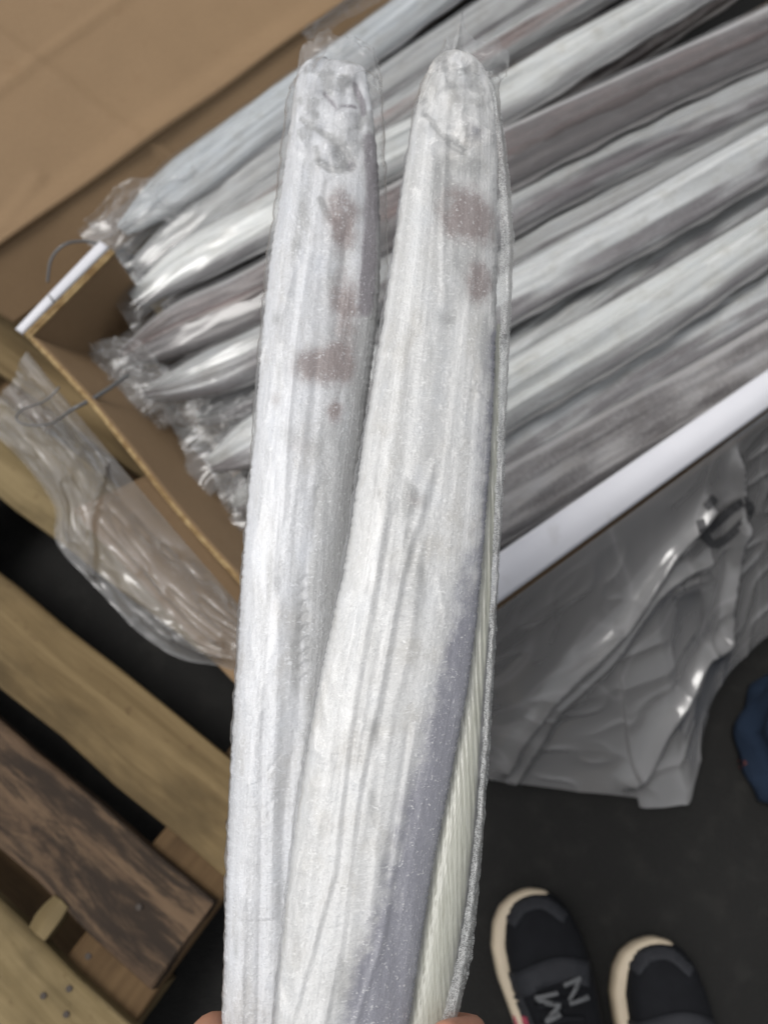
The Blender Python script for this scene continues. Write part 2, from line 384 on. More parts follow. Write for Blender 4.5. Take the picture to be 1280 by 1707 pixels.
p = P(100, 1520, .10); u_ = p.dot(PU); v_ = p.dot(PV)
board('wood_wedge', u_ - .008, u_ + .016, v_ - .020, v_ + .018, 0.1215, 0.142, WOODS[1], 77, True, 3)
def disc(name, c, r, mat, parent, h=0.0012, n=12):
    vs_ = [(c.x + r * math.cos(2 * math.pi * k / n), c.y + r * math.sin(2 * math.pi * k / n), c.z - .004) for k in range(n)] + \
          [(c.x + r * .9 * math.cos(2 * math.pi * k / n), c.y + r * .9 * math.sin(2 * math.pi * k / n), c.z + h) for k in range(n)]
    fs = [(k, (k + 1) % n, n + (k + 1) % n, n + k) for k in range(n)] + [tuple(n + k for k in range(n))]
    return mesh_obj(name, vs_, fs, mat, parent, smooth=False)
for px, py, z in ((116, 1648, .145), (73, 1660, .145), (111, 1691, .145), (148, 1594, .1213), (232, 1512, .141), (382, 1370, .145)):
    disc('nail', P(px, py, z), .0035, NAIL, pallet)

# ------------------------------------------------------------------ carton
ZT, ZB = 0.33, 0.1465
A = Vector((-.388, .496, 0)); B = Vector((-.039, .097, 0)); EF = Vector((.813, .582, 0)).normalized()
C = B + EF * 1.3; NIN = Vector((.75, .66, 0)).normalized(); NF = Vector((-.582, .813, 0)).normalized()
def zc(vv, z): return Vector((vv.x, vv.y, z))
carton = empty('open_carton', zc((A + C) / 2, ZB), 'open brown carton packed full of wrapped frozen fish', 'carton')
def panel(name, quad, th, warp=None, ns=40, nt=14, mats=(None,), mo=0, rim=0, parent=carton, off=-1.0, noise_amp=0.002, seed=3):
    """quad: corners (s0t0, s1t0, s1t1, s0t1); warp(s,t) = height along the normal"""
    q = [np.array(x) for x in quad]; S, T = np.meshgrid(np.linspace(0, 1, ns), np.linspace(0, 1, nt)); s, t = S.ravel(), T.ravel()
    p = (q[0] * ((1 - s) * (1 - t))[:, None] + q[1] * (s * (1 - t))[:, None] + q[2] * (s * t)[:, None] + q[3] * ((1 - s) * t)[:, None])
    n = np.cross(q[1] - q[0], q[3] - q[0]); n /= np.linalg.norm(n)
    h = noise_amp * fbm(np.stack([p @ ((q[1] - q[0]) / np.linalg.norm(q[1] - q[0])), p @ ((q[3] - q[0]) / np.linalg.norm(q[3] - q[0]))], -1) * 9, seed)
    if warp: h = h + warp(s, t)
    o = mesh_obj(name, p + n * h[:, None], grid_faces(nt, ns), [m for m in mats], parent)
    return solid(o, th, off, mo, rim)
# base, end wall by the pallet, front wall, far end wall
At, Bt = zc(A, ZT), zc(B, ZT); Ab, Bb = zc(A + NIN * .085 + EF * .01, ZB), zc(B + NIN * .075 + NF * .01, ZB)
Cb = zc(C, ZB); Db = zc(A + EF * 1.28 + NF * .02, ZB)
panel('base_panel', (Ab, Bb, Cb, Db), .004, mats=(KRAFT,), ns=20, nt=20)
panel('end_wall', (Ab, Bb, Bt, At), .0052, lambda s, t: -.006 * np.sin(math.pi * s) * t - .003 * np.sin(9 * s) * t, mats=(KRAFT, EDGE), rim=1, ns=60, nt=20)
panel('front_wall', (Bb, Cb, zc(C, ZT), Bt), .0065, lambda s, t: -.004 * np.sin(5 * s) * t, mats=(KRAFT, WHITE), mo=1, rim=1, ns=60, nt=14)
panel('end_wall', (Cb, Db, zc(A + EF * 1.30, ZT), zc(C, ZT)), .0065, mats=(KRAFT,))
# white flap of the front wall, folded in over the fish
fl0, fl1 = zc(B, ZT + .004), zc(C, ZT + .004)
panel('front_flap', (fl0 - NF * .003, fl1 - NF * .003, fl1 + NF * .017 + Vector((0, 0, .005)), fl0 + NF * .038 + Vector((0, 0, .010))), .005,
      lambda s, t: .006 * np.sin(math.pi * t) + .004 * np.sin(7 * s + 1) * t, mats=(WHITE,), ns=60, nt=10)
# back wall splayed outwards, then the long flap beyond its crease
def creasepy(x): return 410 - .709 * x
CZ = .306
bl, br = P(-90, creasepy(-90), CZ), P(1250, creasepy(1250), CZ)
wl, wr = P(26, 540, .245), P(1250, -340, .235)
def s_at(px): return float((P(px, creasepy(px), CZ) - bl).length / (br - bl).length)
SC = s_at(247)
def bw(s, t):
    d = .004 * np.exp(-((s - (SC + .010 * (1 - t))) / .004) ** 2)
    return d + .003 * np.sin(6 * s) * (1 - t)
panel('back_wall', (wl, wr, br, bl), .0065, bw, mats=(KRAFT, EDGE), rim=1, ns=220, nt=16)
tube('crease_roll', [list(bl + (br - bl) * k + Vector((0, 0, .0035 + .0015 * math.sin(k * 40)))) for k in np.linspace(0, 1, 16)], [.0045, .006, .0045, .0065, .005, .0055], KRAFT, carton, 160, 8)
fdir = Vector((-.70, .714, 0)).normalized()
f0, f1 = bl + fdir * .004 + Vector((0, 0, -.003)), br + fdir * .004 + Vector((0, 0, -.003))
def bf(s, t):
    d = -.012 * sstep(t, 0, .05) + .012 * t
    cr = s - (SC - .10 * t)
    d = d + .0045 * np.exp(-(cr / .0045) ** 2) * (t < .34) + .0035 * np.exp(-((t - .21 - .10 * (s - .2)) / .007) ** 2) * (s < .33)
    d = d + .0040 * np.exp(-((t - .012 - .55 * (s - s_at(-30))) / .010) ** 2) * (s < s_at(110)) + .003 * np.exp(-((t - .33 + .5 * (s - .3)) / .006) ** 2) * (s > .16) * (s < .42)
    return d + .004 * np.sin(4 * s + 2 * t)
panel('back_flap', (f0, f1, f1 + fdir * .80 + Vector((0, 0, .17)), f0 + fdir * .80 + Vector((0, 0, .17))), .005, bf, mats=(KRAFT, EDGE), rim=1, ns=220, nt=120, noise_amp=.003, seed=8)
# torn corner tab with its doubled white rim
Tt = P(184, 418, ZT + .002); Tb = zc(Tt + NIN * .02, ZB + .01)
panel('corner_tab', (zc(A + NIN * .085, ZB + .01), Tb, Tt, At + Vector((0, 0, .002))), .008, lambda s, t: -.004 * np.sin(math.pi * s), mats=(KRAFT, EDGE), rim=1, ns=30, nt=16, off=1.0)
td = (Tt - At).normalized(); tn = Vector((-td.y, td.x, 0)).normalized()
q0, q1 = At + Vector((0, 0, .004)) - tn * .001, Tt + Vector((0, 0, .006)) - tn * .001
panel('folded_rim', (q0, q1, q1 + tn * .016 - Vector((0, 0, .001)), q0 + tn * .013 - Vector((0, 0, .002))), .007, lambda s, t: .003 * np.sin(math.pi * t), mats=(WHITE,), ns=30, nt=6, noise_amp=.0008)
for k in range(2):
    a0 = At + Vector((0, 0, .003 - .001 * k)) - tn * (.004 + .0042 * k); a1 = Tt + Vector((0, 0, .004 - .001 * k)) - tn * (.004 + .0035 * k)
    tube('paper_layer', [list(a0 + (a1 - a0) * x) for x in (0, .5, 1)], .0022, EDGE, carton, 20, 6)
# bottom flap lying out on the pallet below the end wall
panel('bottom_flap', (P(120, 850, .150), P(440, 1190, .150), P(520, 1110, .156), P(250, 790, .156)), .004, mats=(KRAFT, EDGE), rim=1, ns=24, nt=10)

# ------------------------------------------------------------------ fish in the carton
def lens_profile(a, p=0.85):
    c, s = np.cos(a), np.sin(a)
    return np.sign(c) * np.abs(c) ** 0.9, np.sign(s) * np.abs(s) ** p
def body_rows(cen, half, nrm, wd, th, na, seed, ridges=True, extra=0.0, amp=0.0016):
    """cen (n,3) centres, half (n,3) unit side vector, nrm (n,3) unit upward; returns verts, uv, q, length"""
    n = len(cen); a = np.linspace(0, 2 * math.pi, na, endpoint=False); X, Z = lens_profile(a)
    ln = np.concatenate([[0], np.cumsum(np.linalg.norm(np.diff(cen, axis=0), axis=1))])
    q = np.repeat(X[None], n, 0); L = np.repeat(ln[:, None], na, 1)
    z = Z[None] * th[:, None] / 2
    if ridges:
        qq, LL = q.ravel(), L.ravel(); d = np.zeros(qq.shape)
        rr = random.Random(seed)
        for k in range(11):
            q0 = rr.uniform(-.85, .85); sl = rr.uniform(-.7, .7); wdt = rr.uniform(.03, .16); am = rr.uniform(-1.2, 1.0)
            d += am * np.exp(-((qq - q0 - sl * (LL - .3) + .06 * np.sin(LL * 12 + k)) / wdt) ** 2)
        d += 0.8 * fbm(np.stack([qq * 4, LL * 10], -1), seed) + .5 * fbm(np.stack([qq * 9, LL * 40], -1), seed + 5)
        z = z + (np.where(Z[None] >= -0.05, 1, 0) * amp * (1 - np.abs(q) ** 4) * d.reshape(q.shape))
    z = z + np.sign(Z)[None] * extra * (np.abs(Z)[None] ** .3)
    v = cen[:, None] + half[:, None] * (q * (wd[:, None] / 2 + extra))[..., None] + nrm[:, None] * z[..., None]
    U = np.repeat((a / (2 * math.pi))[None], n, 0)
    return v, np.stack([U, L], -1), q, L
def close_tube(nr, nc):
    return grid_faces(nr, nc, True) + [tuple(range(nc - 1, -1, -1)), tuple((nr - 1) * nc + k for k in range(nc))]
FISHM = [mat_fish('frozen_silver_skin', 1.0, con=.78), mat_fish('frozen_grey_skin', 5.0, (0.36, 0.363, 0.358), frost=.45, con=.78),
         mat_fish('frozen_dark_skin', 9.0, (0.37, 0.355, 0.35), (0.058, 0.046, 0.045), .25, con=.78),
         mat_fish('frozen_bluish_skin', 13.0, (0.45, 0.475, 0.49), frost=.5, con=.78), mat_fish('frozen_bright_skin', 17.0, (0.55, 0.56, 0.545), frost=.6, con=.78)]
def box_fish(name, pts, w_, th_, roll, mat, dark, label, group, seed, film=True, tail=.045, tap=.15):
    """pts: (px, py, z). dark: list of (q0, q1, amount, channel) bands of pigment and painted shade across the flank"""
    lift = .010 * ((seed % 2) * 2 - 1) if seed < 120 else 0
    pth = [np.array(P(x, y, z + lift)) for x, y, z in pts]; n = 130; c = catmull(pth, n)
    T = np.gradient(c, axis=0); T /= np.linalg.norm(T, axis=1)[:, None]
    up = np.array([0, 0, 1.0]); S = np.cross(T, up); S /= np.linalg.norm(S, axis=1)[:, None]; N = np.cross(S, T)
    rr = random.Random(seed); t = np.linspace(0, 1, n)
    r0 = np.radians(np.interp(t, [0, 1], roll) + 5 * np.sin(t * 7 + seed)); S2 = S * np.cos(r0)[:, None] + N * np.sin(r0)[:, None]; N2 = np.cross(S2, T)
    ends = np.where(t < .10, .30 + .70 * np.sin(np.clip(t / .10, 0, 1) * math.pi / 2), 1.0) * (1 - tap * t)
    wd = w_ * ends * (1 + .05 * np.sin(t * 11 + seed)); th = th_ * np.where(t < .10, .35 + .65 * np.sin(np.clip(t / .10, 0, 1) * math.pi / 2), 1.0)
    na = 72; v, uv, q, L = body_rows(c, S2, N2, wd, th, na, seed, amp=.0034)
    col = np.zeros((n * na, 4)); col[:, 3] = 1; qf, Lf = q.ravel(), L.ravel()
    for q0, q1, am, ch in dark:  # back pigment mixed with shade painted on the lower-right side
        e = .22
        m = sstep(qf, q0 - e, q0 + e * .3) * (1 - sstep(qf, q1 - e * .3, q1 + e)) * (.6 + .7 * (fbm(np.stack([qf * 2, Lf * 14], -1), seed + 40) + .2))
        col[:, ch] += am * m.clip(0) * (.8 if ch == 0 and am < 1.2 and seed < 120 else 1.0)
    col[:, 0:3] = col[:, 0:3].clip(0, 1)
    root = empty('frozen_ribbonfish', Vector(c[n // 2]), label, 'fish', group)
    mesh_obj('body', v.reshape(-1, 3), close_tube(n, na), mat, root, uvs=uv.reshape(-1, 2), cols=col)
    # fin ridge along the back edge
    fr = c + S2 * (wd / 2)[:, None]; h_ = w_ * .07
    k = np.arange(8, n - 2); fv = []
    for i in k:
        o = h_ * (1 + .3 * math.sin(i * .6 + seed)) * min(1, (i - 7) / 12)
        fv += [fr[i] - S2[i] * .004 + N2[i] * .002, fr[i] + S2[i] * o + N2[i] * .0012, fr[i] + S2[i] * o - N2[i] * .0012, fr[i] - S2[i] * .004 - N2[i] * .002]
    mesh_obj('dorsal_fin', fv, close_tube(len(k), 4), mat, root, uvs=[((j % 4) / 4, (j // 4) * .006) for j in range(len(fv))], cols=[(.35, 0, .4, 1)] * len(fv))
    if film:
        m_ = 150; te = np.linspace(-tail / np.linalg.norm(pth[-1] - pth[0]), 1, m_)
        ext = np.stack([np.interp(te, t, c[:, i]) for i in range(3)], -1); ext += np.minimum(te, 0)[:, None] * (c[-1] - c[0])[None] * 1.0
        I = np.clip(np.searchsorted(t, te), 0, n - 1); S3, N3 = S2[I], N2[I]
        tl = np.clip(-te / (tail / np.linalg.norm(pth[-1] - pth[0])), 0, 1)
        wf = np.where(te < 0, w_ * (.75 + .35 * tl), np.maximum(wd[I], w_ * .72)) + .008
        tf = np.where(te < 0, th_ * (.55 * (1 - tl) + .06), np.maximum(th[I], th_ * .5)) + .003
        nf = 56; v, uv, q, L = body_rows(ext, S3, N3, wf, tf, nf, seed, ridges=False)
        qf, Lf = q.ravel(), L.ravel(); x3 = v.reshape(-1, 3)
        wr_ = .0030 * (ridged(np.stack([qf * 2.2 + Lf * 3, Lf * 11], -1), seed + 9) - .3) + .0006 * (ridged(np.stack([qf * 4 - Lf * 9, Lf * 16], -1), seed + 19, 1) - .3)
        tlf = np.repeat(tl, nf); sg = np.sign(np.sin(uv[..., 0].ravel() * 2 * math.pi))
        off = wr_ * np.where(tlf > 0, 1.2, sg) + tlf * .012 * fbm(np.stack([qf * 1.2, Lf * 22], -1), seed + 3, 1)
        x3 = x3 + np.repeat(N3, nf, 0) * off[:, None] + np.repeat(S3, nf, 0) * (tlf * .008 * fbm(np.stack([Lf * 40, qf], -1), seed + 8))[:, None]
        mesh_obj('clear_wrapper', x3, grid_faces(m_, nf, True), FILM_BOX, root, uvs=uv.reshape(-1, 2))
    return root
G = 'wrapped frozen fish packed in the carton'
R_, G_, B_ = 0, 1, 2
def bf_(pts, w_, th_, roll, m, dark, label, seed, **k): return box_fish('f', pts, w_, th_, roll, FISHM[m], dark, label, G, seed, **k)
bf_([(205, 384, .268), (300, 308, .270), (480, 172, .274), (640, 52, .276), (800, -66, .276), (1050, -235, .28), (1300, -420, .28)], .066, .026, (-4, 4), 3, [(.5, 1, .5, B_)],
    'pale bluish fish lying right along the brown back wall', 101, tail=.04)
bf_([(225, 448, .262), (330, 366, .272), (470, 268, .282), (640, 146, .288), (830, 20, .29), (1100, -160, .29), (1350, -330, .29)], .058, .026, (-8, 0), 1, [(.25, .8, .6, B_), (.6, 1, .7, R_)],
    'grey mottled fish second from the brown back wall', 102, tail=.03)
bf_([(255, 470, .240), (440, 340, .262), (640, 208, .276), (800, 100, .28), (945, 12, .282), (1100, -85, .282), (1350, -240, .282)], .052, .026, (-4, -14), 1, [(.1, 1, .5, B_), (-.2, .5, .5, G_)],
    'grey brown fish with a reddish bruise, third from the back wall', 113, tail=.03)
bf_([(222, 500, .258), (330, 432, .270), (460, 362, .284), (640, 262, .296), (830, 170, .303), (960, 92, .306), (1120, 2, .306), (1320, -105, .306), (1500, -200, .304)], .065, .028, (-2, 6), 4, [(.55, 1, .8, B_), (.75, 1, .5, R_)],
    'bright silver fish with fine stripes just above the darkest fish', 103, tail=.02)
bf_([(205, 598, .258), (300, 552, .272), (440, 490, .288), (640, 372, .306), (850, 262, .316), (1060, 160, .320), (1280, 58, .320), (1480, -36, .318)], .079, .034, (4, -14), 2,
    [(-.55, 1.0, 1.7, R_), (-.6, .2, .35, G_)], 'broad fish with blackish brown flank, the darkest one in the carton', 104, tail=.035)
bf_([(245, 655, .246), (330, 630, .262), (440, 584, .274), (650, 470, .280), (860, 350, .280), (1060, 250, .28), (1280, 150, .28), (1480, 56, .278)], .058, .024, (-4, -12), 1, [(.1, 1, .8, R_)],
    'flat grey fish directly below the darkest fish, film bunched at its end', 105, tail=.03)
bf_([(330, 700, .236), (440, 648, .256), (650, 538, .272), (860, 424, .280), (1060, 320, .284), (1280, 198, .284), (1480, 96, .282)], .054, .024, (-8, -4), 1, [(-.1, .5, .5, B_), (.4, 1, .8, R_)],
    'dull grey fish with frosted scars, second below the darkest fish', 106, tail=.03)
bf_([(352, 775, .236), (440, 728, .256), (650, 612, .282), (860, 490, .296), (1060, 380, .302), (1280, 252, .302), (1480, 138, .30)], .065, .028, (2, -6), 0, [(.35, 1, .85, R_)],
    'silvery fish with dark underside, third below the darkest fish', 107, tail=.025)
bf_([(392, 842, .232), (480, 796, .252), (650, 705, .272), (860, 590, .282), (1070, 440, .284), (1280, 318, .284), (1480, 198, .282)], .058, .025, (-6, 4), 0, [(-.2, .3, .5, B_), (.45, 1, .8, R_)],
    'streaked silver fish, fourth below the darkest fish', 108, tail=.025)
bf_([(430, 905, .232), (520, 856, .256), (650, 782, .284), (860, 652, .300), (1070, 528, .306), (1280, 392, .306), (1480, 268, .304)], .068, .029, (0, -6), 4, [(.55, 1, .75, B_), (.75, 1, .6, R_)],
    'palest greenish silver fish, fifth below the darkest fish', 109, tail=.02)
bf_([(470, 965, .240), (570, 908, .258), (700, 832, .276), (860, 742, .286), (1070, 612, .292), (1280, 494, .294), (1480, 376, .292)], .068, .028, (-2, -10), 0, [(.15, 1, .85, R_)],
    'fish with silver upper half and mauve grey lower half, third from white flap', 110, tail=.02)
bf_([(520, 1030, .240), (640, 950, .256), (860, 826, .268), (1070, 705, .276), (1280, 586, .28), (1480, 470, .28)], .070, .028, (-6, -14), 2, [(-.7, 1, .62, R_)],
    'dusky mauve fish second from the white front flap', 111, tail=.02)
bf_([(560, 1100, .232), (660, 1030, .240), (860, 905, .248), (1070, 772, .252), (1280, 648, .256), (1480, 530, .256)], .058, .026, (-10, -8), 1, [(-.4, 1, .7, R_)],
    'grey shadowed fish tucked under the white front flap', 112, tail=.02)
low = [((275, 520), (470, 410), 'lower fish glimpsed right above the broad dark fish'), ((270, 620), (470, 535), 'lower fish glimpsed right under the broad dark fish'),
       ((340, 690), (470, 620), 'lower fish glimpsed between the flat grey and the frost scarred fish'), ((365, 742), (470, 690), 'lower fish glimpsed above the silvery dark bellied fish'),
       ((395, 812), (480, 765), 'lower fish glimpsed above the streaked silver fish'), ((430, 880), (500, 840), 'lower fish glimpsed above the palest greenish fish'),
       ((470, 940), (540, 895), 'lower fish glimpsed below the palest greenish fish'), ((520, 1010), (590, 960), 'lower fish glimpsed above the dusky mauve fish')]
for i, ((x0, y0), (x1, y1), lb) in enumerate(low):
    dx = 1450 - x1
    box_fish('f', [(x0, y0, .200), (x1, y1, .215), (x1 + dx * .45, y1 - dx * .45 * .58, .228), (x1 + dx, y1 - dx * .60, .236)], .07, .03, (0, -8), FISHM[(2, 1, 2, 1, 0, 1, 2, 1)[i]], [(-.2, 1, .7, R_)],
             lb, 'fish in the layer beneath', 140 + i, film=(i in (2, 3, 4)), tail=.04)
# film knotted and bunched at the fish ends next to the torn corner
def film_scrap(label, pts, seed, amp=.014, mat=None, n=46, parent=None):
    """a crumpled quad of film, corners given as (px, py, z)"""
    q = [np.array(P(*x)) for x in pts]; S, T = np.meshgrid(np.linspace(0, 1, n), np.linspace(0, 1, n)); s, t = S.ravel(), T.ravel()
    p_ = q[0] * ((1 - s) * (1 - t))[:, None] + q[1] * (s * (1 - t))[:, None] + q[2] * (s * t)[:, None] + q[3] * ((1 - s) * t)[:, None]
    k = np.stack([s * 3, t * 3], -1)
    for d in range(3):
        p_[:, d] += amp * (.5 if d < 2 else 1) * (.9 * fbm(k * .7, seed + d * 7, 1) + 1.1 * (ridged(k * .8, seed + 50 + d, 1) - .4) + .25 * (ridged(k * 2.3, seed + 70 + d, 1) - .4))
    o = mesh_obj('film_scrap', p_, grid_faces(n, n), mat or FILM_LOOSE, parent, uvs=np.stack([s * .8, t * .8], -1))
    if parent is None: tag(o, label, 'plastic film', 'loose ends of plastic film')
    return o
film_scrap('loose film end standing up at the torn corner of the carton', [(135, 362, .29), (330, 262, .30), (330, 360, .285), (150, 408, .28)], 5)
film_scrap('twisted film tail beside the torn corner below the broad dark fish', [(135, 582, .262), (235, 560, .285), (300, 650, .27), (170, 670, .25)], 15)
film_scrap('white edged film corner hanging inside the end wall', [(238, 655, .25), (360, 610, .262), (330, 700, .255), (255, 718, .24)], 25, .01)
film_scrap('grey crumpled film heap between end wall and held fish', [(300, 650, .262), (440, 590, .27), (430, 720, .262), (330, 740, .25)], 35)
film_scrap('sagging film by the end wall, lowest heap left of held fish', [(320, 740, .25), (440, 700, .265), (440, 880, .25), (390, 880, .235)], 45)
film_scrap('narrow film strip folded over the crease of the back wall', [(505, 55, .320), (610, -28, .326), (640, 2, .300), (520, 70, .298)], 55, .006)

# strapping wire ends
tube('s1', [P(80, 470, .33), P(86, 432, .345), P(108, 408, .352), P(140, 402, .342), P(168, 408, .336)], .0016, STRAPM)
o = bpy.data.objects[-1] if False else None
w1 = tube('strapping_band', [P(82, 492, .338), P(90, 503, .336), P(104, 528, .30), P(120, 552, .26)], .0009, STRAPM)
tag(w1, 'thin grey strap crossing the white rim of the corner tab', 'strap', 'cut grey straps')
w0 = bpy.data.objects.get('s1'); w0.name = 'strapping_band'; tag(w0, 'grey strap bent in an arc above the corner tab', 'strap', 'cut grey straps')
w2 = tube('strapping_band', [P(100, 645, .325), P(76, 668, .32), P(40, 682, .30), P(28, 697, .29), P(45, 708, .29), P(85, 706, .30), P(122, 682, .335), P(160, 662, .325), P(215, 625, .29)], [.0011, .0012, .0012, .0018, .0024, .002], STRAPM, None, 120)
tag(w2, 'grey strap end curling in a loop over the end wall', 'strap', 'cut grey straps')

# ------------------------------------------------------------------ liner bags hanging outside the carton
def liner(name, top, hem, label, folds, seed, ns=240, nt=190, sag=.02, amp=.004, uvs=.5, mat=None):
    """top and hem: polylines of (px, py, z); folds: plan-view ridges [(x,y)..., width, height]"""
    a = catmull([P(*x) for x in top], ns); b = catmull([P(*x) for x in hem], ns)
    t = np.linspace(0, 1, nt); v_ = a[None] * (1 - t)[:, None, None] + b[None] * t[:, None, None]
    v_[..., 2] += (-sag * np.sin(math.pi * t))[:, None]
    x = v_.reshape(-1, 3); xy = x[:, :2]
    d = np.zeros(len(x)); xy = xy + .010 * np.stack([fbm(xy * 16, seed + 60, 2), fbm(xy * 16, seed + 61, 2)], -1)
    for pts, wd, h in folds:
        pp = np.array([P(px, py, z)[:2] for px, py, z in pts]); best = np.full(len(x), 9.0)
        for i in range(len(pp) - 1):
            e = pp[i + 1] - pp[i]; u = np.clip(((xy - pp[i]) @ e) / (e @ e), 0, 1)
            best = np.minimum(best, np.linalg.norm(xy - pp[i] - u[:, None] * e, axis=1))
        d += h * np.exp(-(best / wd) ** 1.25)
    S, T = np.meshgrid(np.linspace(0, 1, ns), t); k = np.stack([S.ravel() * 5, T.ravel() * 4], -1)
    d += amp * (ridged(k * .8, seed, 1) - .4) + amp * .55 * (ridged(k * 2.8, seed + 4, 1) - .4) + amp * fbm(k * .6, seed + 9, 1)
    env = sstep(T.ravel(), 0, .12)
    x = x + np.array([.25, -.45, .86]) * (d * env)[:, None]
    o = mesh_obj(name, x, grid_faces(nt, ns), mat or FILM_BAG, uvs=np.stack([S.ravel() * uvs * 2, T.ravel() * uvs], -1))
    tag(o, label, 'plastic bag')
    return o
liner('plastic_liner', [(700, 1110, .333), (840, 1008, .334), (1060, 848, .334), (1280, 688, .334), (1500, 530, .334)],
      [(730, 1290, .03), (830, 1302, .03), (960, 1320, .03), (1060, 1330, .03), (1068, 1346, .03), (1132, 1342, .03), (1150, 1336, .03), (1162, 1290, .04), (1205, 1130, .06), (1400, 960, .05)],
      'milky clear plastic liner draped over the white front of the carton',
      [([(1135, 900, .2), (1000, 1060, .15), (905, 1180, .10), (830, 1270, .05)], .007, .020), ([(1160, 960, .17), (1040, 1040, .14), (950, 1150, .10), (850, 1290, .04)], .006, .013),
       ([(1212, 900, .18), (1200, 1070, .1), (1110, 1170, .07), (1040, 1300, .04)], .007, .020), ([(1170, 985, .15), (1080, 1030, .13)], .006, .010),
       ([(1215, 760, .3), (1235, 850, .25), (1220, 900, .2)], .008, .02)], 71)
liner('plastic_liner', [(45, 585, .30), (130, 690, .30), (250, 835, .30), (400, 1010, .30), (520, 1145, .29)],
      [(-60, 690, .16), (12, 742, .158), (88, 838, .155), (98, 905, .15), (170, 985, .15), (240, 1058, .15), (305, 1100, .15), (400, 1120, .15), (520, 1200, .15)],
      'crumpled clear plastic liner spilling from the end wall onto the pallet',
      [([(215, 805, .22), (160, 880, .18), (165, 960, .15)], .005, .016), ([(125, 800, .18), (150, 900, .16)], .006, .012), ([(200, 985, .16), (300, 1060, .155), (380, 1085, .155)], .010, .012)], 83, amp=.013, mat=FILM_BAGC)
# printed characters on the liner (a rounded one and a bar), dark ink just off the film
bag = [o for o in bpy.data.objects if o.name.startswith('plastic_liner')][0]
bv = np.array([v_.co for v_ in bag.data.vertices])
brel = bv - np.array([0, 0, CAM_H]); bdep = brel @ AXIS; bpx = 640 + F_PX * brel[:, 0] / bdep; bpy_ = 853.5 - F_PX * (brel @ np.array([0, CT, ST])) / bdep
def print_stroke(px_pts, wpx, name, parent):
    c_ = catmull([(x, y, 0) for x, y in px_pts], 30); T = np.gradient(c_, axis=0); T /= np.linalg.norm(T, axis=1)[:, None]; vv = []
    for i in range(len(c_)):
        for k in (-1, 0, 1):
            x, y = c_[i, 0] - T[i, 1] * wpx / 2 * k, c_[i, 1] + T[i, 0] * wpx / 2 * k
            near = np.argsort((bpx - x) ** 2 + (bpy_ - y) ** 2)[:4]
            vv.append(D(x, y, float(bdep[near].min()) - .0015))
    return mesh_obj(name, vv, grid_faces(len(c_), 3), INK_FILM, parent)
for s_ in ([(1166, 866), (1174, 890), (1188, 907), (1206, 902)], [(1180, 884), (1205, 862), (1228, 842), (1248, 836)], [(1246, 838), (1250, 852), (1232, 876), (1205, 902)], [(1176, 846), (1192, 830)]):
    print_stroke(s_, 14, 'printed_mark', bag)

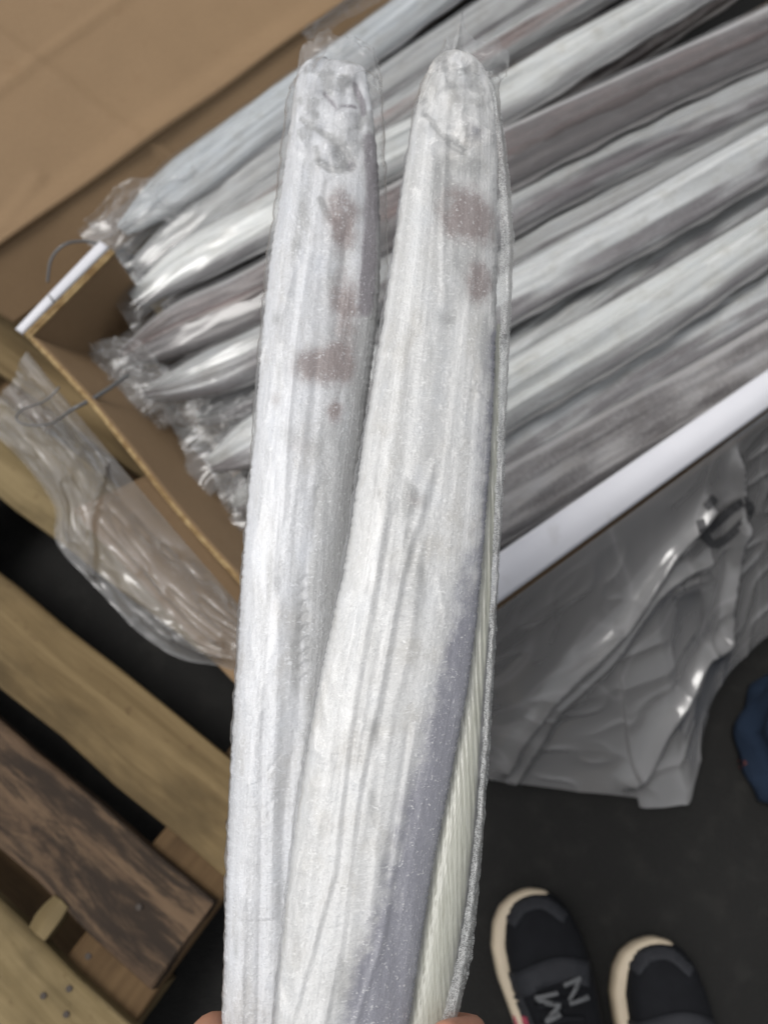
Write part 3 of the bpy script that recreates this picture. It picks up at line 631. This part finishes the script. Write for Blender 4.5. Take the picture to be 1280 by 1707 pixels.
# ------------------------------------------------------------------ the photographer's shoes
def shoe(toe_px, toe_z, ang, label, mirror, glyphs, tabs):
    root = empty('sneaker', P(*toe_px, 0), label, 'shoe', 'black sneakers on the floor')
    tp = P(*toe_px, toe_z); d = Vector((math.sin(ang), math.cos(ang), 0)); r = Vector((d.y, -d.x, 0))
    def W(x, y, z): return Vector((tp.x, tp.y, 0)) + r * x + d * y + Vector((0, 0, z))     # y = 0 at the toe, negative to the heel
    ys = np.array([0, -.004, -.014, -.03, -.055, -.085, -.12, -.16, -.20, -.24, -.265, -.28, -.288])
    lw = np.array([.004, .020, .036, .047, .055, .056, .050, .043, .040, .040, .036, .026, .006]); rw = np.array([.004, .018, .032, .041, .047, .050, .048, .044, .041, .039, .035, .025, .006])
    ys2 = np.linspace(0, -.288, 60) ; ys2 = -(.288) * (1 - np.cos(np.linspace(0, math.pi, 60))) / 2
    L_ = np.interp(-ys2, -ys, lw); Rr = np.interp(-ys2, -ys, rw); cx = .006 * np.sin(-ys2 * 11)
    # sole: flared rubber cup, three stacked outlines with a rounded rim
    out = np.concatenate([np.stack([cx - L_, ys2], -1), np.stack([cx + Rr, ys2], -1)[::-1]]); n = len(out); vs_ = []
    lay = [(.92, .0), (1.0, .004), (1.02, .016), (1.0, .027), (.95, .031), (.80, .031)]
    for sc_, z in lay:
        for x, y in out:
            ym = -.144; spring = .012 * max(0, (y + .06) / .06) ** 2
            vs_.append(W(x * sc_, ym + (y - ym) * (1 - (1 - sc_) * .35), z + spring))
    fs = grid_faces(len(lay), n, True) + [tuple(range(n - 1, -1, -1)), tuple((len(lay) - 1) * n + k for k in range(n))]
    mesh_obj('sole', vs_, fs, RUBBER, root)
    # upper: lofted half sections from toe to collar
    m = 40; na = 33; vs_ = []
    yu = -.006 - .272 * (1 - np.cos(np.linspace(0, math.pi, m))) / 2
    hz = np.interp(-yu, [0, .01, .03, .06, .09, .13, .17, .20, .24, .28], [.034, .046, .056, .062, .066, .082, .100, .104, .102, .092])
    l2 = np.interp(-yu, -ys, lw) * .85 - .001; r2 = np.interp(-yu, -ys, rw) * .93; sh = np.interp(-yu, [0, .28], [.004, .002]) + .006 * np.sin(-yu * 11)
    for i in range(m):
        op = float(sstep(-yu[i], .165, .19))
        for k in range(na):
            a = math.pi * k / (na - 1); cx_, sx = math.cos(a), math.sin(a)
            x = sh[i] + (-l2[i] if cx_ < 0 else r2[i]) * abs(cx_) ** .75; z = .024 + (hz[i] - .024) * sx ** .7
            if op > 0 and sx > .86: z -= op * .05 * (sx - .86) / .14                # foot opening
            vs_.append(W(x, yu[i], z + .0010 * math.sin(yu[i] * 260) * sx ** 4 * (yu[i] < -.07)))
    up = mesh_obj('upper', vs_, grid_faces(m, na), BLACKF, root)
    def top(x, y, lift=.002):
        i = int(np.argmin(np.abs(yu - y))); xx = x - sh[i]; wdt = (l2[i] if xx < 0 else r2[i]); cc = min(1, abs(xx) / wdt) ** (1 / .75)
        return W(x, y, .024 + (hz[i] - .024) * max(0.0, 1 - cc * cc) ** .35 + lift)
    def strip(name, path, wid, mat, lift=.003, par=None, th=.002):
        n_ = 30; pp = catmull([(x, y, 0) for x, y in path], n_); tt = np.gradient(pp, axis=0); tt /= np.linalg.norm(tt, axis=1)[:, None]; nn = np.stack([-tt[:, 1], tt[:, 0]], -1)
        vv = []
        for i in range(n_):
            for k in (-1, -.4, .4, 1): vv.append(top(pp[i, 0] + nn[i, 0] * wid / 2 * k, pp[i, 1] + nn[i, 1] * wid / 2 * k, lift + (.0008 if abs(k) < .5 else 0)))
        return solid(mesh_obj(name, vv, grid_faces(n_, 4), mat, par or root), th, 0)
    strip('toe_cap', [(-.030, -.030), (-.012, -.016), (.012, -.015), (.034, -.034)], .014, GREYB, .0015)
    strip('instep_strap', [(-.040, -.094), (-.01, -.084), (.018, -.082), (.045, -.092)], .024, GREYB, .0035)
    strip('eyestay', [(-.042, -.085), (-.034, -.118), (-.026, -.155), (-.02, -.18)], .010, GREYB, .004)
    for k, y in enumerate((-.112, -.128, -.145, -.162)):
        strip('lace', [(-.022, y), (0, y + .003), (.024, y)], .006, BLACKF, .005)
    for gl in glyphs: strip('printed_letter', gl, .0045, GREYL, .0075, None, .0008)
    for tb in tabs: strip('red_tab', tb, .013, RED, .005)
    return root
gl = [[(-.021, -.103), (.004, -.101)], [(-.019, -.105), (.003, -.112)], [(.002, -.112), (-.015, -.124)], [(-.016, -.125), (.001, -.119)], [(.012, -.096), (.033, -.092)], [(.031, -.093), (.014, -.110)], [(.013, -.112), (.036, -.110)]]
shoe((878, 1482), .03, math.radians(-9), 'black sneaker nearer the held fish, cream sole and grey letters', False, gl, [[(-.037, -.124), (-.035, -.150)]])
shoe((1084, 1562), .03, math.radians(-3), 'black sneaker farther from the held fish, cream edged sole', False, [[(-.015, -.108), (.01, -.106)]], [])

# ------------------------------------------------------------------ bystander's leg at the frame edge
per = empty('person', (0.53, 0.12, 0), 'lower leg of a bystander in blue jeans at the frame edge', 'person')
n, na = 60, 48; cz = np.linspace(.015, .46, n); vs_ = []
for i, z in enumerate(cz):
    c_ = np.array([.522 + .10 * z, .098 + .10 * z]); r0 = .074 + .02 * z
    for k in range(na):
        a = 2 * math.pi * k / na
        f_ = .013 * mnoise.noise(Vector((math.cos(a) * 1.6, math.sin(a) * 1.6, z * 22))) * math.exp(-z * 2.5) + .008 * (1 - abs(mnoise.noise(Vector((math.cos(a) * 2, math.sin(a) * 2 + 5, z * 16 + a))))) ** 4
        vs_.append((c_[0] + (r0 + f_) * math.cos(a), c_[1] + (r0 * 1.1 + f_) * math.sin(a), z))
solid(mesh_obj('trouser_leg', vs_, grid_faces(n, na, True), DENIM, per), .002)
sv = []
for i, y in enumerate(np.linspace(0, 1, 16)):
    for k in range(13):
        a = math.pi * k / 12; wd = .020 * math.sqrt(max(.02, 1 - (2 * y - 1) ** 4)); sv.append((.446 + y * .17, .075 + .03 * y + wd * math.cos(a), .004 + (.022 + .05 * y) * math.sin(a) ** .6))
mesh_obj('shoe', sv, grid_faces(16, 13), mat_plain('dull_red_fabric', (0.06, 0.014, 0.012), 0.8, 0.3, 60), per)

# ------------------------------------------------------------------ the two held fish
def seg_dist(px, py, poly):
    best = np.full(px.shape, 1e9)
    for (x0, y0), (x1, y1) in zip(poly[:-1], poly[1:]):
        ex, ey = x1 - x0, y1 - y0; u = np.clip(((px - x0) * ex + (py - y0) * ey) / (ex * ex + ey * ey + 1e-9), 0, 1)
        best = np.minimum(best, np.hypot(px - x0 - u * ex, py - y0 - u * ey))
    return best
def depth_of(py, base): return base + (1707 - py) * 8.4e-5
def held(root, rows, base, th, ridg, lumps, pig, mat, seed, nv=720, na=220, roll=0.0, crest=1.9):
    r = np.array(rows, float); py = np.linspace(r[0, 0], r[-1, 0], nv); sm = catmull([(y, a, b) for y, a, b in rows], nv * 2)
    xl = np.interp(py, sm[:, 0], sm[:, 1]); xr = np.interp(py, sm[:, 0], sm[:, 2]); dep = depth_of(py, base)
    a = np.linspace(0, 2 * math.pi, na, endpoint=False); c_, s_ = np.cos(a), np.sin(a)
    X = np.sign(c_) * np.abs(c_) ** .85; q = np.repeat(X[None], nv, 0); PY = np.repeat(py[:, None], na, 1)
    PX = (xl + xr)[:, None] / 2 + q * (xr - xl)[:, None] / 2
    Z = np.sign(s_) * np.abs(s_) ** .52
    tt = (py - py[0]) * .31e-3; thk = th * (np.sqrt(np.clip(tt / .05, 0, 1)) * .92 + .08)
    h = Z[None] * thk[:, None] / 2
    fx, fy, fq = PX.ravel(), PY.ravel(), q.ravel(); d = np.zeros(fx.shape)
    for poly, wd, am in ridg: d += am * np.exp(-(seg_dist(fx, fy, poly) / wd) ** 2)
    for cx, cy, rx, ry, am in lumps: d += am * np.exp(-((fx - cx) / rx) ** 2 - ((fy - cy) / ry) ** 2)
    d += .0012 * fbm(np.stack([fx / 60, fy / 260], -1), seed, 2) + .0004 * fbm(np.stack([fx / 20, fy / 240], -1), seed + 3, 2) + .00022 * fbm(np.stack([fx / 6, fy / 7], -1), seed + 6, 2)
    d += .0005 * (ridged(np.stack([fx / 26 + fy / 190, fy / 620], -1), seed + 12, 1) - .4)
    hd = 1 - sstep(fy, 190, 330)
    d += hd * (.0042 * fbm(np.stack([fx / 34, fy / 40], -1), seed + 51, 2) + .0016 * (ridged(np.stack([fx / 26, fy / 30], -1), seed + 55, 1) - .3))
    front = np.repeat((s_ > -.02)[None], nv, 0).ravel()
    h = h.ravel() + np.where(front, d * (1 - np.abs(fq) ** 6), 0)
    # edge jitter for a frosty outline
    dd = np.repeat(dep[:, None], na, 1).ravel() - h + roll * fq
    jit = 1.2 * vnoise(np.stack([fy / 5], -1), seed + 77) * (np.abs(fq) > .9)
    v_ = Dn(fx + jit, fy, np.repeat(dep[:, None], na, 1).ravel())
    v_ = v_ + AXIS[None] * (dd - np.repeat(dep[:, None], na, 1).ravel())[:, None]
    L = np.repeat(((py - py[0]) * .31e-3)[:, None], na, 1); U = np.repeat((a / (2 * math.pi))[None], nv, 0)
    col = np.zeros((len(fx), 4)); col[:, 3] = 1
    for ch, kind, args, am in pig:
        if kind == 'spot':
            cx, cy, rx, ry = args; m = np.exp(-((fx - cx) / rx) ** 2 - ((fy - cy) / ry) ** 2)
        elif kind == 'line':
            poly, wd = args; m = np.exp(-(seg_dist(fx, fy, poly) / wd) ** 2)
        elif kind == 'band':                              # (q0 at y0, q0 at y1): everything right of q0
            y0, y1, q0, q1, soft, f0, f1 = args; k = np.clip((fy - y0) / (y1 - y0), 0, 1)
            m = sstep(fq, q0 + (q1 - q0) * k - soft, q0 + (q1 - q0) * k + soft) * (f0 + (f1 - f0) * k) * sstep(fy, y0 - 60, y0 + 60)
        col[:, ch] += am * m
    col[:, 2] += hd * .9 * (fbm(np.stack([fx / 22, fy / 26], -1), seed + 61, 3) - .05).clip(0) * 2.0
    col[:, 2] += .8 * (fbm(np.stack([fx / 26, fy / 120], -1), seed + 66, 3) - .22).clip(0) * 1.6
    col[:, :3] *= (.78 + .45 * fbm(np.stack([fx / 22, fy / 30], -1), seed + 21))[:, None]
    col[:, :3] = col[:, :3].clip(0, 1)
    mesh_obj('body', v_, close_tube(nv, na), mat, root, uvs=np.stack([U.ravel(), L.ravel()], -1), cols=col)
def sleeve(root, rows, base, th, seed, mat, lead, roll=0.0, nv=520, na=150, lines=(), top=None):
    r = np.array(rows, float); py = np.linspace(r[0, 0], r[-1, 0], nv); xl = np.interp(py, r[:, 0], r[:, 1]); xr = np.interp(py, r[:, 0], r[:, 2])
    dep = depth_of(py, base); a = np.linspace(0, 2 * math.pi, na, endpoint=False); c_, s_ = np.cos(a), np.sin(a)
    q = np.repeat(c_[None], nv, 0); PX = (xl + xr)[:, None] / 2 + q * (xr - xl)[:, None] / 2; PY = np.repeat(py[:, None], na, 1)
    k = sstep(py, py[0], py[0] + lead)
    h = (np.sign(s_) * np.abs(s_) ** .62)[None] * (th * (.06 + .94 * k))[:, None] / 2
    fx, fy, fq = PX.ravel(), PY.ravel(), q.ravel(); sg = np.sign(np.repeat(s_[None], nv, 0).ravel())
    calm = .25 + .75 * np.clip((1 - sstep(fy, 260, 480)) + sstep(np.abs(fq), .80, .95), 0, 1)
    w_ = calm * (.0022 * (ridged(np.stack([fx / 46 + fy / 300, fy / 130], -1), seed, 1) - .35) + .0010 * (ridged(np.stack([fx / 20 - fy / 120, fy / 60], -1), seed + 5, 1) - .35))
    tk = np.repeat((1 - k)[:, None], na, 1).ravel()
    w_ = w_ * (1 + 1.5 * tk)
    for poly, wd, am in lines: w_ += am * np.exp(-seg_dist(fx, fy, poly) / wd)
    cr = tk * (.010 * fbm(np.stack([fx / 60, fy / 45], -1), seed + 30, 1) + .006 * (ridged(np.stack([fx / 34 + fy / 60, fy / 50], -1), seed + 33, 1) - .4))
    dd = -(h.ravel() + w_ * sg) - cr + roll * fq
    jit = 2.0 * vnoise(np.stack([fy / 12], -1), seed + 7) * np.abs(fq) ** 4
    tp_ = np.array(top, float); yj = tk ** 1.5 * (np.interp(fx, tp_[:, 0], tp_[:, 1]) - py[0]) + tk * 5 * vnoise(np.stack([fx / 9], -1), seed + 8)
    v_ = Dn(fx + jit, fy + yj, np.repeat(dep[:, None], na, 1).ravel()) + AXIS[None] * dd[:, None]
    U = np.repeat((a / (2 * math.pi))[None], nv, 0); L = np.repeat(((py - py[0]) * .31e-3)[:, None], na, 1)
    return mesh_obj('clear_wrapper', v_, grid_faces(nv, na, True), mat, root, uvs=np.stack([U.ravel() * 3, L.ravel()], -1))

HS_L = mat_fish('held_white_skin', 21.0, (0.62, 0.625, 0.645), (0.20, 0.18, 0.20), 1.0, .42, 1.6, .80, .65, (130, 760))
HS_R = mat_fish('held_violet_backed_skin', 27.0, (0.615, 0.612, 0.605), (0.165, 0.165, 0.205), 1.0, .42, 1.6, .80, .65, (130, 760))
BL, BR = .388, .368
GH = 'two wrapped fish held up by hand'
hl = empty('frozen_ribbonfish', D(430, 1707, BL), 'held frozen white ribbonfish behind its neighbour, reddish bruises below a crumpled head', 'fish', GH)
rowsL = [(100, 542, 580), (105, 520, 600), (118, 504, 610), (155, 493, 617), (230, 484, 626), (320, 472, 632), (420, 456, 634), (520, 444, 630), (620, 436, 618), (720, 427, 606), (820, 418, 596), (920, 410, 588), (1020, 404, 582), (1120, 398, 576), (1220, 392, 570), (1320, 387, 566), (1420, 383, 562), (1520, 380, 560), (1620, 377, 560), (1720, 374, 560), (1900, 370, 560)]
ridL = [([(494, 460), (468, 560), (443, 690), (432, 860)], 5, .0008), ([(517, 440), (497, 575), (486, 712), (478, 860)], 4, .0009), ([(540, 480), (528, 640), (515, 820)], 7, -.0007),
        ([(530, 820), (508, 1000), (500, 1200), (478, 1342), (474, 1505)], 9, -.0012), ([(447, 1180), (441, 1450), (437, 1720)], 4, -.0009), ([(470, 1000), (462, 1300), (458, 1707)], 8, .0008),
        ([(418, 1300), (412, 1500), (410, 1707)], 6, .0007), ([(405, 1512), (440, 1515), (476, 1511)], 2.5, -.0008), ([(418, 1298), (440, 1290), (470, 1250)], 2.5, -.0006), ([(420, 1330), (448, 1332), (470, 1310), (498, 1356)], 2.5, -.0006),
        ([(440, 1275), (452, 1310), (456, 1345)], 2.5, -.0006), ([(560, 560), (572, 470), (580, 380)], 9, -.0012),
        ([(592, 150), (606, 190), (600, 220)], 9, -.003), ([(508, 215), (540, 235), (572, 262), (585, 285)], 9, -.0022), ([(545, 170), (560, 195), (590, 185)], 9, -.002), ([(535, 285), (560, 296), (590, 290)], 5, -.002),
        ([(560, 375), (545, 345), (548, 320), (575, 300)], 5, -.0012)]
for k in range(9): ridL.append(([(506 - (k % 2) * 2, 966 + k * 20), (515, 958 + k * 20)], 3.0, -.0010))
lumL = [(548, 262, 15, 17, .0055), (560, 195, 24, 18, .004), (515, 190, 18, 30, .002), (575, 130, 24, 16, .003), (528, 230, 12, 14, .003), (575, 350, 22, 40, .0025), (600, 470, 18, 50, .002)]
pigL_shade = [(G_, 'spot', (572, 378, 26, 44), 1.1), (G_, 'spot', (578, 515, 24, 48), 1.1), (G_, 'spot', (528, 618, 36, 30), .95), (G_, 'spot', (570, 612, 22, 34), 1.05), (G_, 'spot', (560, 690, 15, 18), 1.1), (B_, 'spot', (575, 450, 34, 150), .5), (G_, 'spot', (466, 672, 14, 16), .35),
        (G_, 'spot', (505, 745, 26, 20), .35), (B_, 'spot', (500, 730, 50, 26), .35), (B_, 'spot', (575, 240, 22, 40), .55), (B_, 'spot', (545, 160, 26, 20), .45), (B_, 'band', (230, 460, .72, .78, .14, 1, .8), .95), (B_, 'band', (520, 1250, .15, .30, .25, .6, .9), .9),
        (B_, 'line', ([(592, 150), (606, 190), (600, 220)], 5), .9), (B_, 'line', ([(506, 213), (524, 228), (552, 240), (576, 266), (586, 288)], 5), 1.2), (R_, 'line', ([(543, 168), (556, 184), (563, 196), (572, 188), (592, 186)], 4.5), .8), (R_, 'line', ([(592, 148), (604, 172), (606, 196)], 5), .9), (B_, 'line', ([(530, 262), (534, 282), (552, 296), (574, 292)], 5), 1.1), (B_, 'spot', (578, 278, 16, 16), 1.1), (B_, 'line', ([(536, 345), (548, 372), (560, 378)], 5), .9), (R_, 'spot', (585, 285, 12, 12), .6),
        (R_, 'line', ([(620, 240), (622, 330), (616, 430), (608, 520)], 12), 1.3), (B_, 'spot', (545, 900, 20, 120), .45), (B_, 'line', ([(481, 1180), (470, 1350)], 6), .25), (G_, 'line', ([(386, 1380), (380, 1500), (378, 1640)], 4), .5)]  # right-hand bands and line also paint the shaded gap between the fish
held(hl, rowsL, BL + .014, .026, ridL, lumL, pigL_shade, HS_L, 201, roll=.004)
slL = [(64, 500, 630), (74, 497, 632), (92, 493, 635), (140, 486, 638), (220, 474, 641), (320, 464, 645), (430, 447, 648), (540, 436, 640), (640, 429, 626), (760, 420, 610), (1000, 401, 592), (1200, 390, 580), (1400, 381, 572), (1600, 376, 566), (1900, 368, 566)]
sleeve(hl, slL, BL + .014, .031, 211, FILM_HELD, 150, .004, lines=[([(636, 200), (600, 290), (565, 350), (552, 410)], 4, .0025), ([(500, 110), (492, 240), (478, 420), (446, 700)], 3, .0015), ([(600, 300), (585, 380), (560, 420)], 3, .0012)], top=[(490, 100), (505, 82), (518, 74), (545, 69), (590, 62), (612, 70), (626, 84), (640, 104)])

hr = empty('frozen_ribbonfish', D(570, 1707, BR), 'held frozen ribbonfish in front, violet grey back beside an ivory fin strip', 'fish', GH)
rowsR = [(90, 757, 784), (96, 738, 798), (112, 720, 809), (150, 703, 821), (200, 691, 826), (260, 679, 829), (350, 666, 829), (450, 652, 829), (550, 637, 827), (650, 620, 823), (750, 604, 818), (850, 590, 811), (950, 574, 803), (1050, 552, 793), (1150, 531, 779), (1250, 514, 761), (1350, 498, 741), (1450, 485, 721), (1550, 475, 705), (1650, 465, 690), (1720, 457, 680), (1900, 440, 655)]
ridR = [([(740, 250), (735, 430), (738, 520)], 4, .0009), ([(722, 770), (669, 952), (626, 1172), (600, 1290), (571, 1545), (543, 1680), (520, 1800)], 4, .0012), ([(728, 800), (680, 950), (637, 1172), (610, 1300)], 5, -.0010),
        ([(645, 842), (602, 1100), (584, 1204), (559, 1432), (494, 1659), (470, 1760)], 5, .0010), ([(654, 860), (610, 1110), (592, 1214), (567, 1440), (504, 1662)], 5, -.0009), ([(704, 838), (692, 995), (677, 1092), (653, 1180), (628, 1383), (620, 1505)], 6, .0009),
        ([(689, 1204), (665, 1363), (655, 1430), (640, 1537), (620, 1598), (580, 1720)], 5, .0010), ([(680, 1210), (655, 1370), (640, 1450)], 6, -.0009), ([(640, 640), (620, 800), (600, 980)], 12, .0008),
        ([(690, 560), (680, 700), (665, 850)], 9, -.0006), ([(708, 205), (730, 240), (752, 258), (770, 268)], 7, -.0018), ([(760, 160), (800, 150)], 4, -.0012), ([(718, 135), (745, 128), (790, 130)], 4, -.0015), ([(716, 1138), (728, 1158), (755, 1185)], 2.2, -.0006),
        ([(672, 986), (680, 984)], 2.5, -.0006), ([(664, 1026), (674, 1024)], 2.5, -.0006), ([(520, 1524), (545, 1526), (570, 1522)], 2.5, -.0004), ([(750, 640), (790, 655), (820, 690)], 3, .0010), ([(728, 960), (740, 1020)], 5, .0007)]
lumR = [(745, 195, 26, 24, .0022), (775, 235, 22, 26, .0018), (720, 300, 18, 60, .0015), (785, 145, 14, 14, -.0016), (790, 400, 30, 40, .0012)]
rs = random.Random(5)
for k in range(46): lumR.append((rs.uniform(750, 815), rs.uniform(640, 780), rs.uniform(3, 6), rs.uniform(3, 6), rs.uniform(-.0006, .0008)))
for k in range(26): lumR.append((rs.uniform(735, 790), rs.uniform(840, 1060), rs.uniform(2, 5), rs.uniform(2, 5), rs.uniform(-.0005, .0006)))
pigR = [(R_, 'band', (560, 1000, .74, .62, .2, .5, .55), .8), (R_, 'band', (1000, 1700, .60, .05, .34, .40, .9), 1.0), (G_, 'spot', (782, 385, 46, 30), 1.05), (G_, 'spot', (772, 345, 40, 30), .7), (G_, 'spot', (795, 480, 24, 34), .9), (B_, 'spot', (775, 430, 50, 130), .5), (B_, 'spot', (735, 330, 18, 60), .6), (B_, 'spot', (735, 540, 20, 14), .5),
        (B_, 'spot', (730, 325, 14, 40), .5), (B_, 'spot', (785, 145, 13, 9), .9), (B_, 'spot', (785, 128, 12, 6), .8), (R_, 'spot', (788, 235, 20, 22), .35), (B_, 'line', ([(708, 205), (730, 240), (752, 258), (770, 268)], 4.5), 1.2), (B_, 'spot', (785, 290, 26, 26), .45),
        (B_, 'line', ([(828, 500), (824, 640), (813, 840)], 5), .9), (R_, 'line', ([(826, 560), (823, 650), (818, 750), (811, 850), (803, 950), (793, 1050), (779, 1150), (761, 1250), (741, 1350), (721, 1450), (705, 1550)], 6), 1.0),
        (B_, 'spot', (690, 835, 34, 22), .45), (G_, 'spot', (690, 835, 26, 18), .3), (G_, 'spot', (660, 960, 40, 30), .15), (B_, 'spot', (800, 570, 20, 40), .35), (B_, 'spot', (600, 1620, 60, 60), .35), (B_, 'spot', (560, 1650, 40, 60), .3), (R_, 'spot', (660, 1640, 60, 90), .5)]
held(hr, rowsR, BR + .012, .026, ridR, lumR, pigR, HS_R, 301, roll=.004)
rr_ = np.array(rowsR, float); py = np.linspace(560, 1900, 700); xe = np.interp(py, rr_[:, 0], rr_[:, 2]) - 4
jg = 1.3 * vnoise(py[:, None] / 4.0, 3) + .8 * vnoise(py[:, None] / 1.9, 4); rad = .0007 + .0005 * np.abs(vnoise(py[:, None] / 5.0, 8))
cc = Dn(xe + jg, py, depth_of(py, BR) + .0098); aa = np.linspace(0, 2 * math.pi, 6, endpoint=False)
ring = cc[:, None] + rad[:, None, None] * (np.cos(aa)[None, :, None] * np.array([1., 0, 0]) - np.sin(aa)[None, :, None] * AXIS)
mesh_obj('back_ridge', ring.reshape(-1, 3), close_tube(700, 6), mat_plain('slate_back_ridge', (0.05, 0.054, 0.072), .5, .5, 300), hr)
# ivory dorsal fin folded along the back edge
fr = np.array([(540, 824, 834), (620, 820, 834), (700, 817, 832), (800, 812, 828), (900, 804, 822), (1000, 794, 818), (1100, 782, 810), (1200, 766, 802), (1300, 747, 796), (1400, 727, 788), (1500, 709, 776), (1600, 694, 760), (1700, 679, 744), (1900, 652, 715)], float)
nv, na = 420, 40; py = np.linspace(540, 1900, nv); xl = np.interp(py, fr[:, 0], fr[:, 1]) - 8; xr = np.interp(py, fr[:, 0], fr[:, 2])
na = 64; a = np.linspace(0, 2 * math.pi, na, endpoint=False); q = np.cos(a)
PX = (xl + xr)[:, None] / 2 + q[None] * (xr - xl)[:, None] / 2; wid = (xr - xl)[:, None] * .27e-3
FY = np.repeat(py[:, None], na, 1); hh = np.where(np.sin(a) > 0, np.sin(a), np.sin(a) * .3)[None] * wid * .42 + .0003 * np.sin((PX - FY * .03) * .8 + 2 * np.sin(FY * .013)) * (np.sin(a) > .1)[None]
dep = depth_of(py, BR)[:, None] + .0225 - hh + 0 * PX
vF = Dn(PX.ravel(), FY.ravel(), dep.ravel())
uvF = np.stack([(PX.ravel() - FY.ravel() * .03) * .20, FY.ravel() * .0006], -1)
mesh_obj('dorsal_fin', vF, close_tube(nv, na), FIN, hr, uvs=uvF)
slR = [(56, 736, 848), (66, 733, 849), (84, 728, 848), (110, 716, 836), (150, 698, 833), (220, 682, 838), (300, 670, 850), (370, 661, 857), (450, 648, 855), (600, 626, 849), (800, 592, 839), (1000, 560, 830), (1200, 516, 819), (1300, 499, 812), (1400, 486, 805), (1500, 475, 797), (1600, 465, 785), (1700, 454, 762), (1900, 432, 730)]
sleeve(hr, slR, BR + .014, .033, 311, FILM_HELD, 130, .006, lines=[([(782, 90), (808, 130), (828, 200), (838, 300), (846, 400), (842, 560)], 3, .004), ([(800, 110), (822, 180), (832, 260)], 2.5, .003), ([(738, 90), (712, 160), (690, 220)], 3, .002), ([(744, 170), (738, 300), (733, 430)], 2.5, .002),
       ([(845, 560), (835, 800), (824, 1000), (812, 1200), (798, 1400), (778, 1560), (750, 1700)], 3, .003)], top=[(730, 92), (737, 84), (742, 66), (750, 78), (760, 62), (769, 30), (776, 58), (800, 72), (822, 70), (846, 82), (850, 96)])

sm_ = np.array([(118, 800, 820), (200, 821, 837), (300, 831, 850), (400, 834, 857), (560, 833, 850), (700, 829, 844), (850, 824, 837), (1000, 818, 830), (1200, 806, 819), (1350, 796, 809), (1500, 779, 797), (1600, 761, 786), (1700, 737, 762), (1900, 708, 729)], float)
nv, na = 420, 12; py = np.linspace(118, 1900, nv); xl = np.interp(py, sm_[:, 0], sm_[:, 1]); xr = np.interp(py, sm_[:, 0], sm_[:, 2]); q = np.linspace(0, 1, na)
PX = xl[:, None] + q[None] * (xr - xl)[:, None] + 1.5 * vnoise(py[:, None] / 14, 5)[:, None]; FY = np.repeat(py[:, None], na, 1)
dep = depth_of(py, BR)[:, None] + .0135 - .0022 * np.sin(q * math.pi)[None] + .0008 * fbm(np.stack([PX.ravel() / 9, FY.ravel() / 16], -1), 91).reshape(PX.shape) + .004 * q[None]
mesh_obj('film_seam', Dn(PX.ravel(), FY.ravel(), dep.ravel()), grid_faces(nv, na), FILM_SEAM, hr, uvs=np.stack([PX.ravel() * .004, FY.ravel() * .004], -1))

# ------------------------------------------------------------------ the hand that holds them
hand = empty('person', D(560, 1990, .42), 'bare hand gripping both held fish, fingertips showing at the bottom edge', 'person')
def skinned(name, nodes, edges, root_i, mat, parent, levels=2):
    me = bpy.data.meshes.new(name); me.from_pydata([tuple(D(*x[:3])) for x in nodes], edges, [])
    o = bpy.data.objects.new(name, me); COL.objects.link(o); o.parent = parent; o.matrix_parent_inverse = world_inv(parent)
    me.materials.append(mat)
    sm = o.modifiers.new('skin', 'SKIN'); sm.use_smooth_shade = True; sm.branch_smoothing = .6
    sv_ = me.skin_vertices[0].data if me.skin_vertices else None
    if sv_ is None:
        bm_layer = me.attributes
    for i, x in enumerate(nodes):
        d_ = me.skin_vertices[0].data[i]; d_.radius = (x[3], x[3]); d_.use_root = (i == root_i)
    s2 = o.modifiers.new('sub', 'SUBSURF'); s2.levels = levels; s2.render_levels = levels
    return o
HB = .415    # depth of the palm behind the fish
nodes = [(470, 1880, HB + .012, .026), (380, 2010, HB + .012, .026), (250, 2160, HB + .02, .028), (80, 2330, HB + .04, .032),      # palm, heel, wrist, forearm
         (400, 1780, HB + .006, .017), (352, 1722, HB - .006, .0125), (346, 1760, HB - .034, .0105), (400, 1800, HB - .058, .0095)]        # thumb round the left edge, over the front
edges = [(0, 1), (1, 2), (2, 3), (0, 4), (4, 5), (5, 6), (6, 7)]
for k, (y, dy, ln) in enumerate(((1724, 0, 1.0), (1812, 6, 1.05), (1898, 12, 1.0), (1968, 20, .88))):
    b0 = len(nodes); x0 = 790 - k * 8
    nodes += [(540, y + 10, HB + .012, .012), (680, y, HB + .016, .0105), (x0 - 25, y - 4 + dy, HB + .008, .0095), (x0 - 3 * k, y + dy, HB - .022, .0088), (x0 - 60 - 40 * (k % 2), y + 8 + dy, HB - .056, .0075)]
    edges += [(0, b0)] + [(b0 + i, b0 + i + 1) for i in range(4)]
try:
    skinned('hand', nodes, edges, 0, SKIN, hand)
except Exception as ex:
    print('HAND', ex)
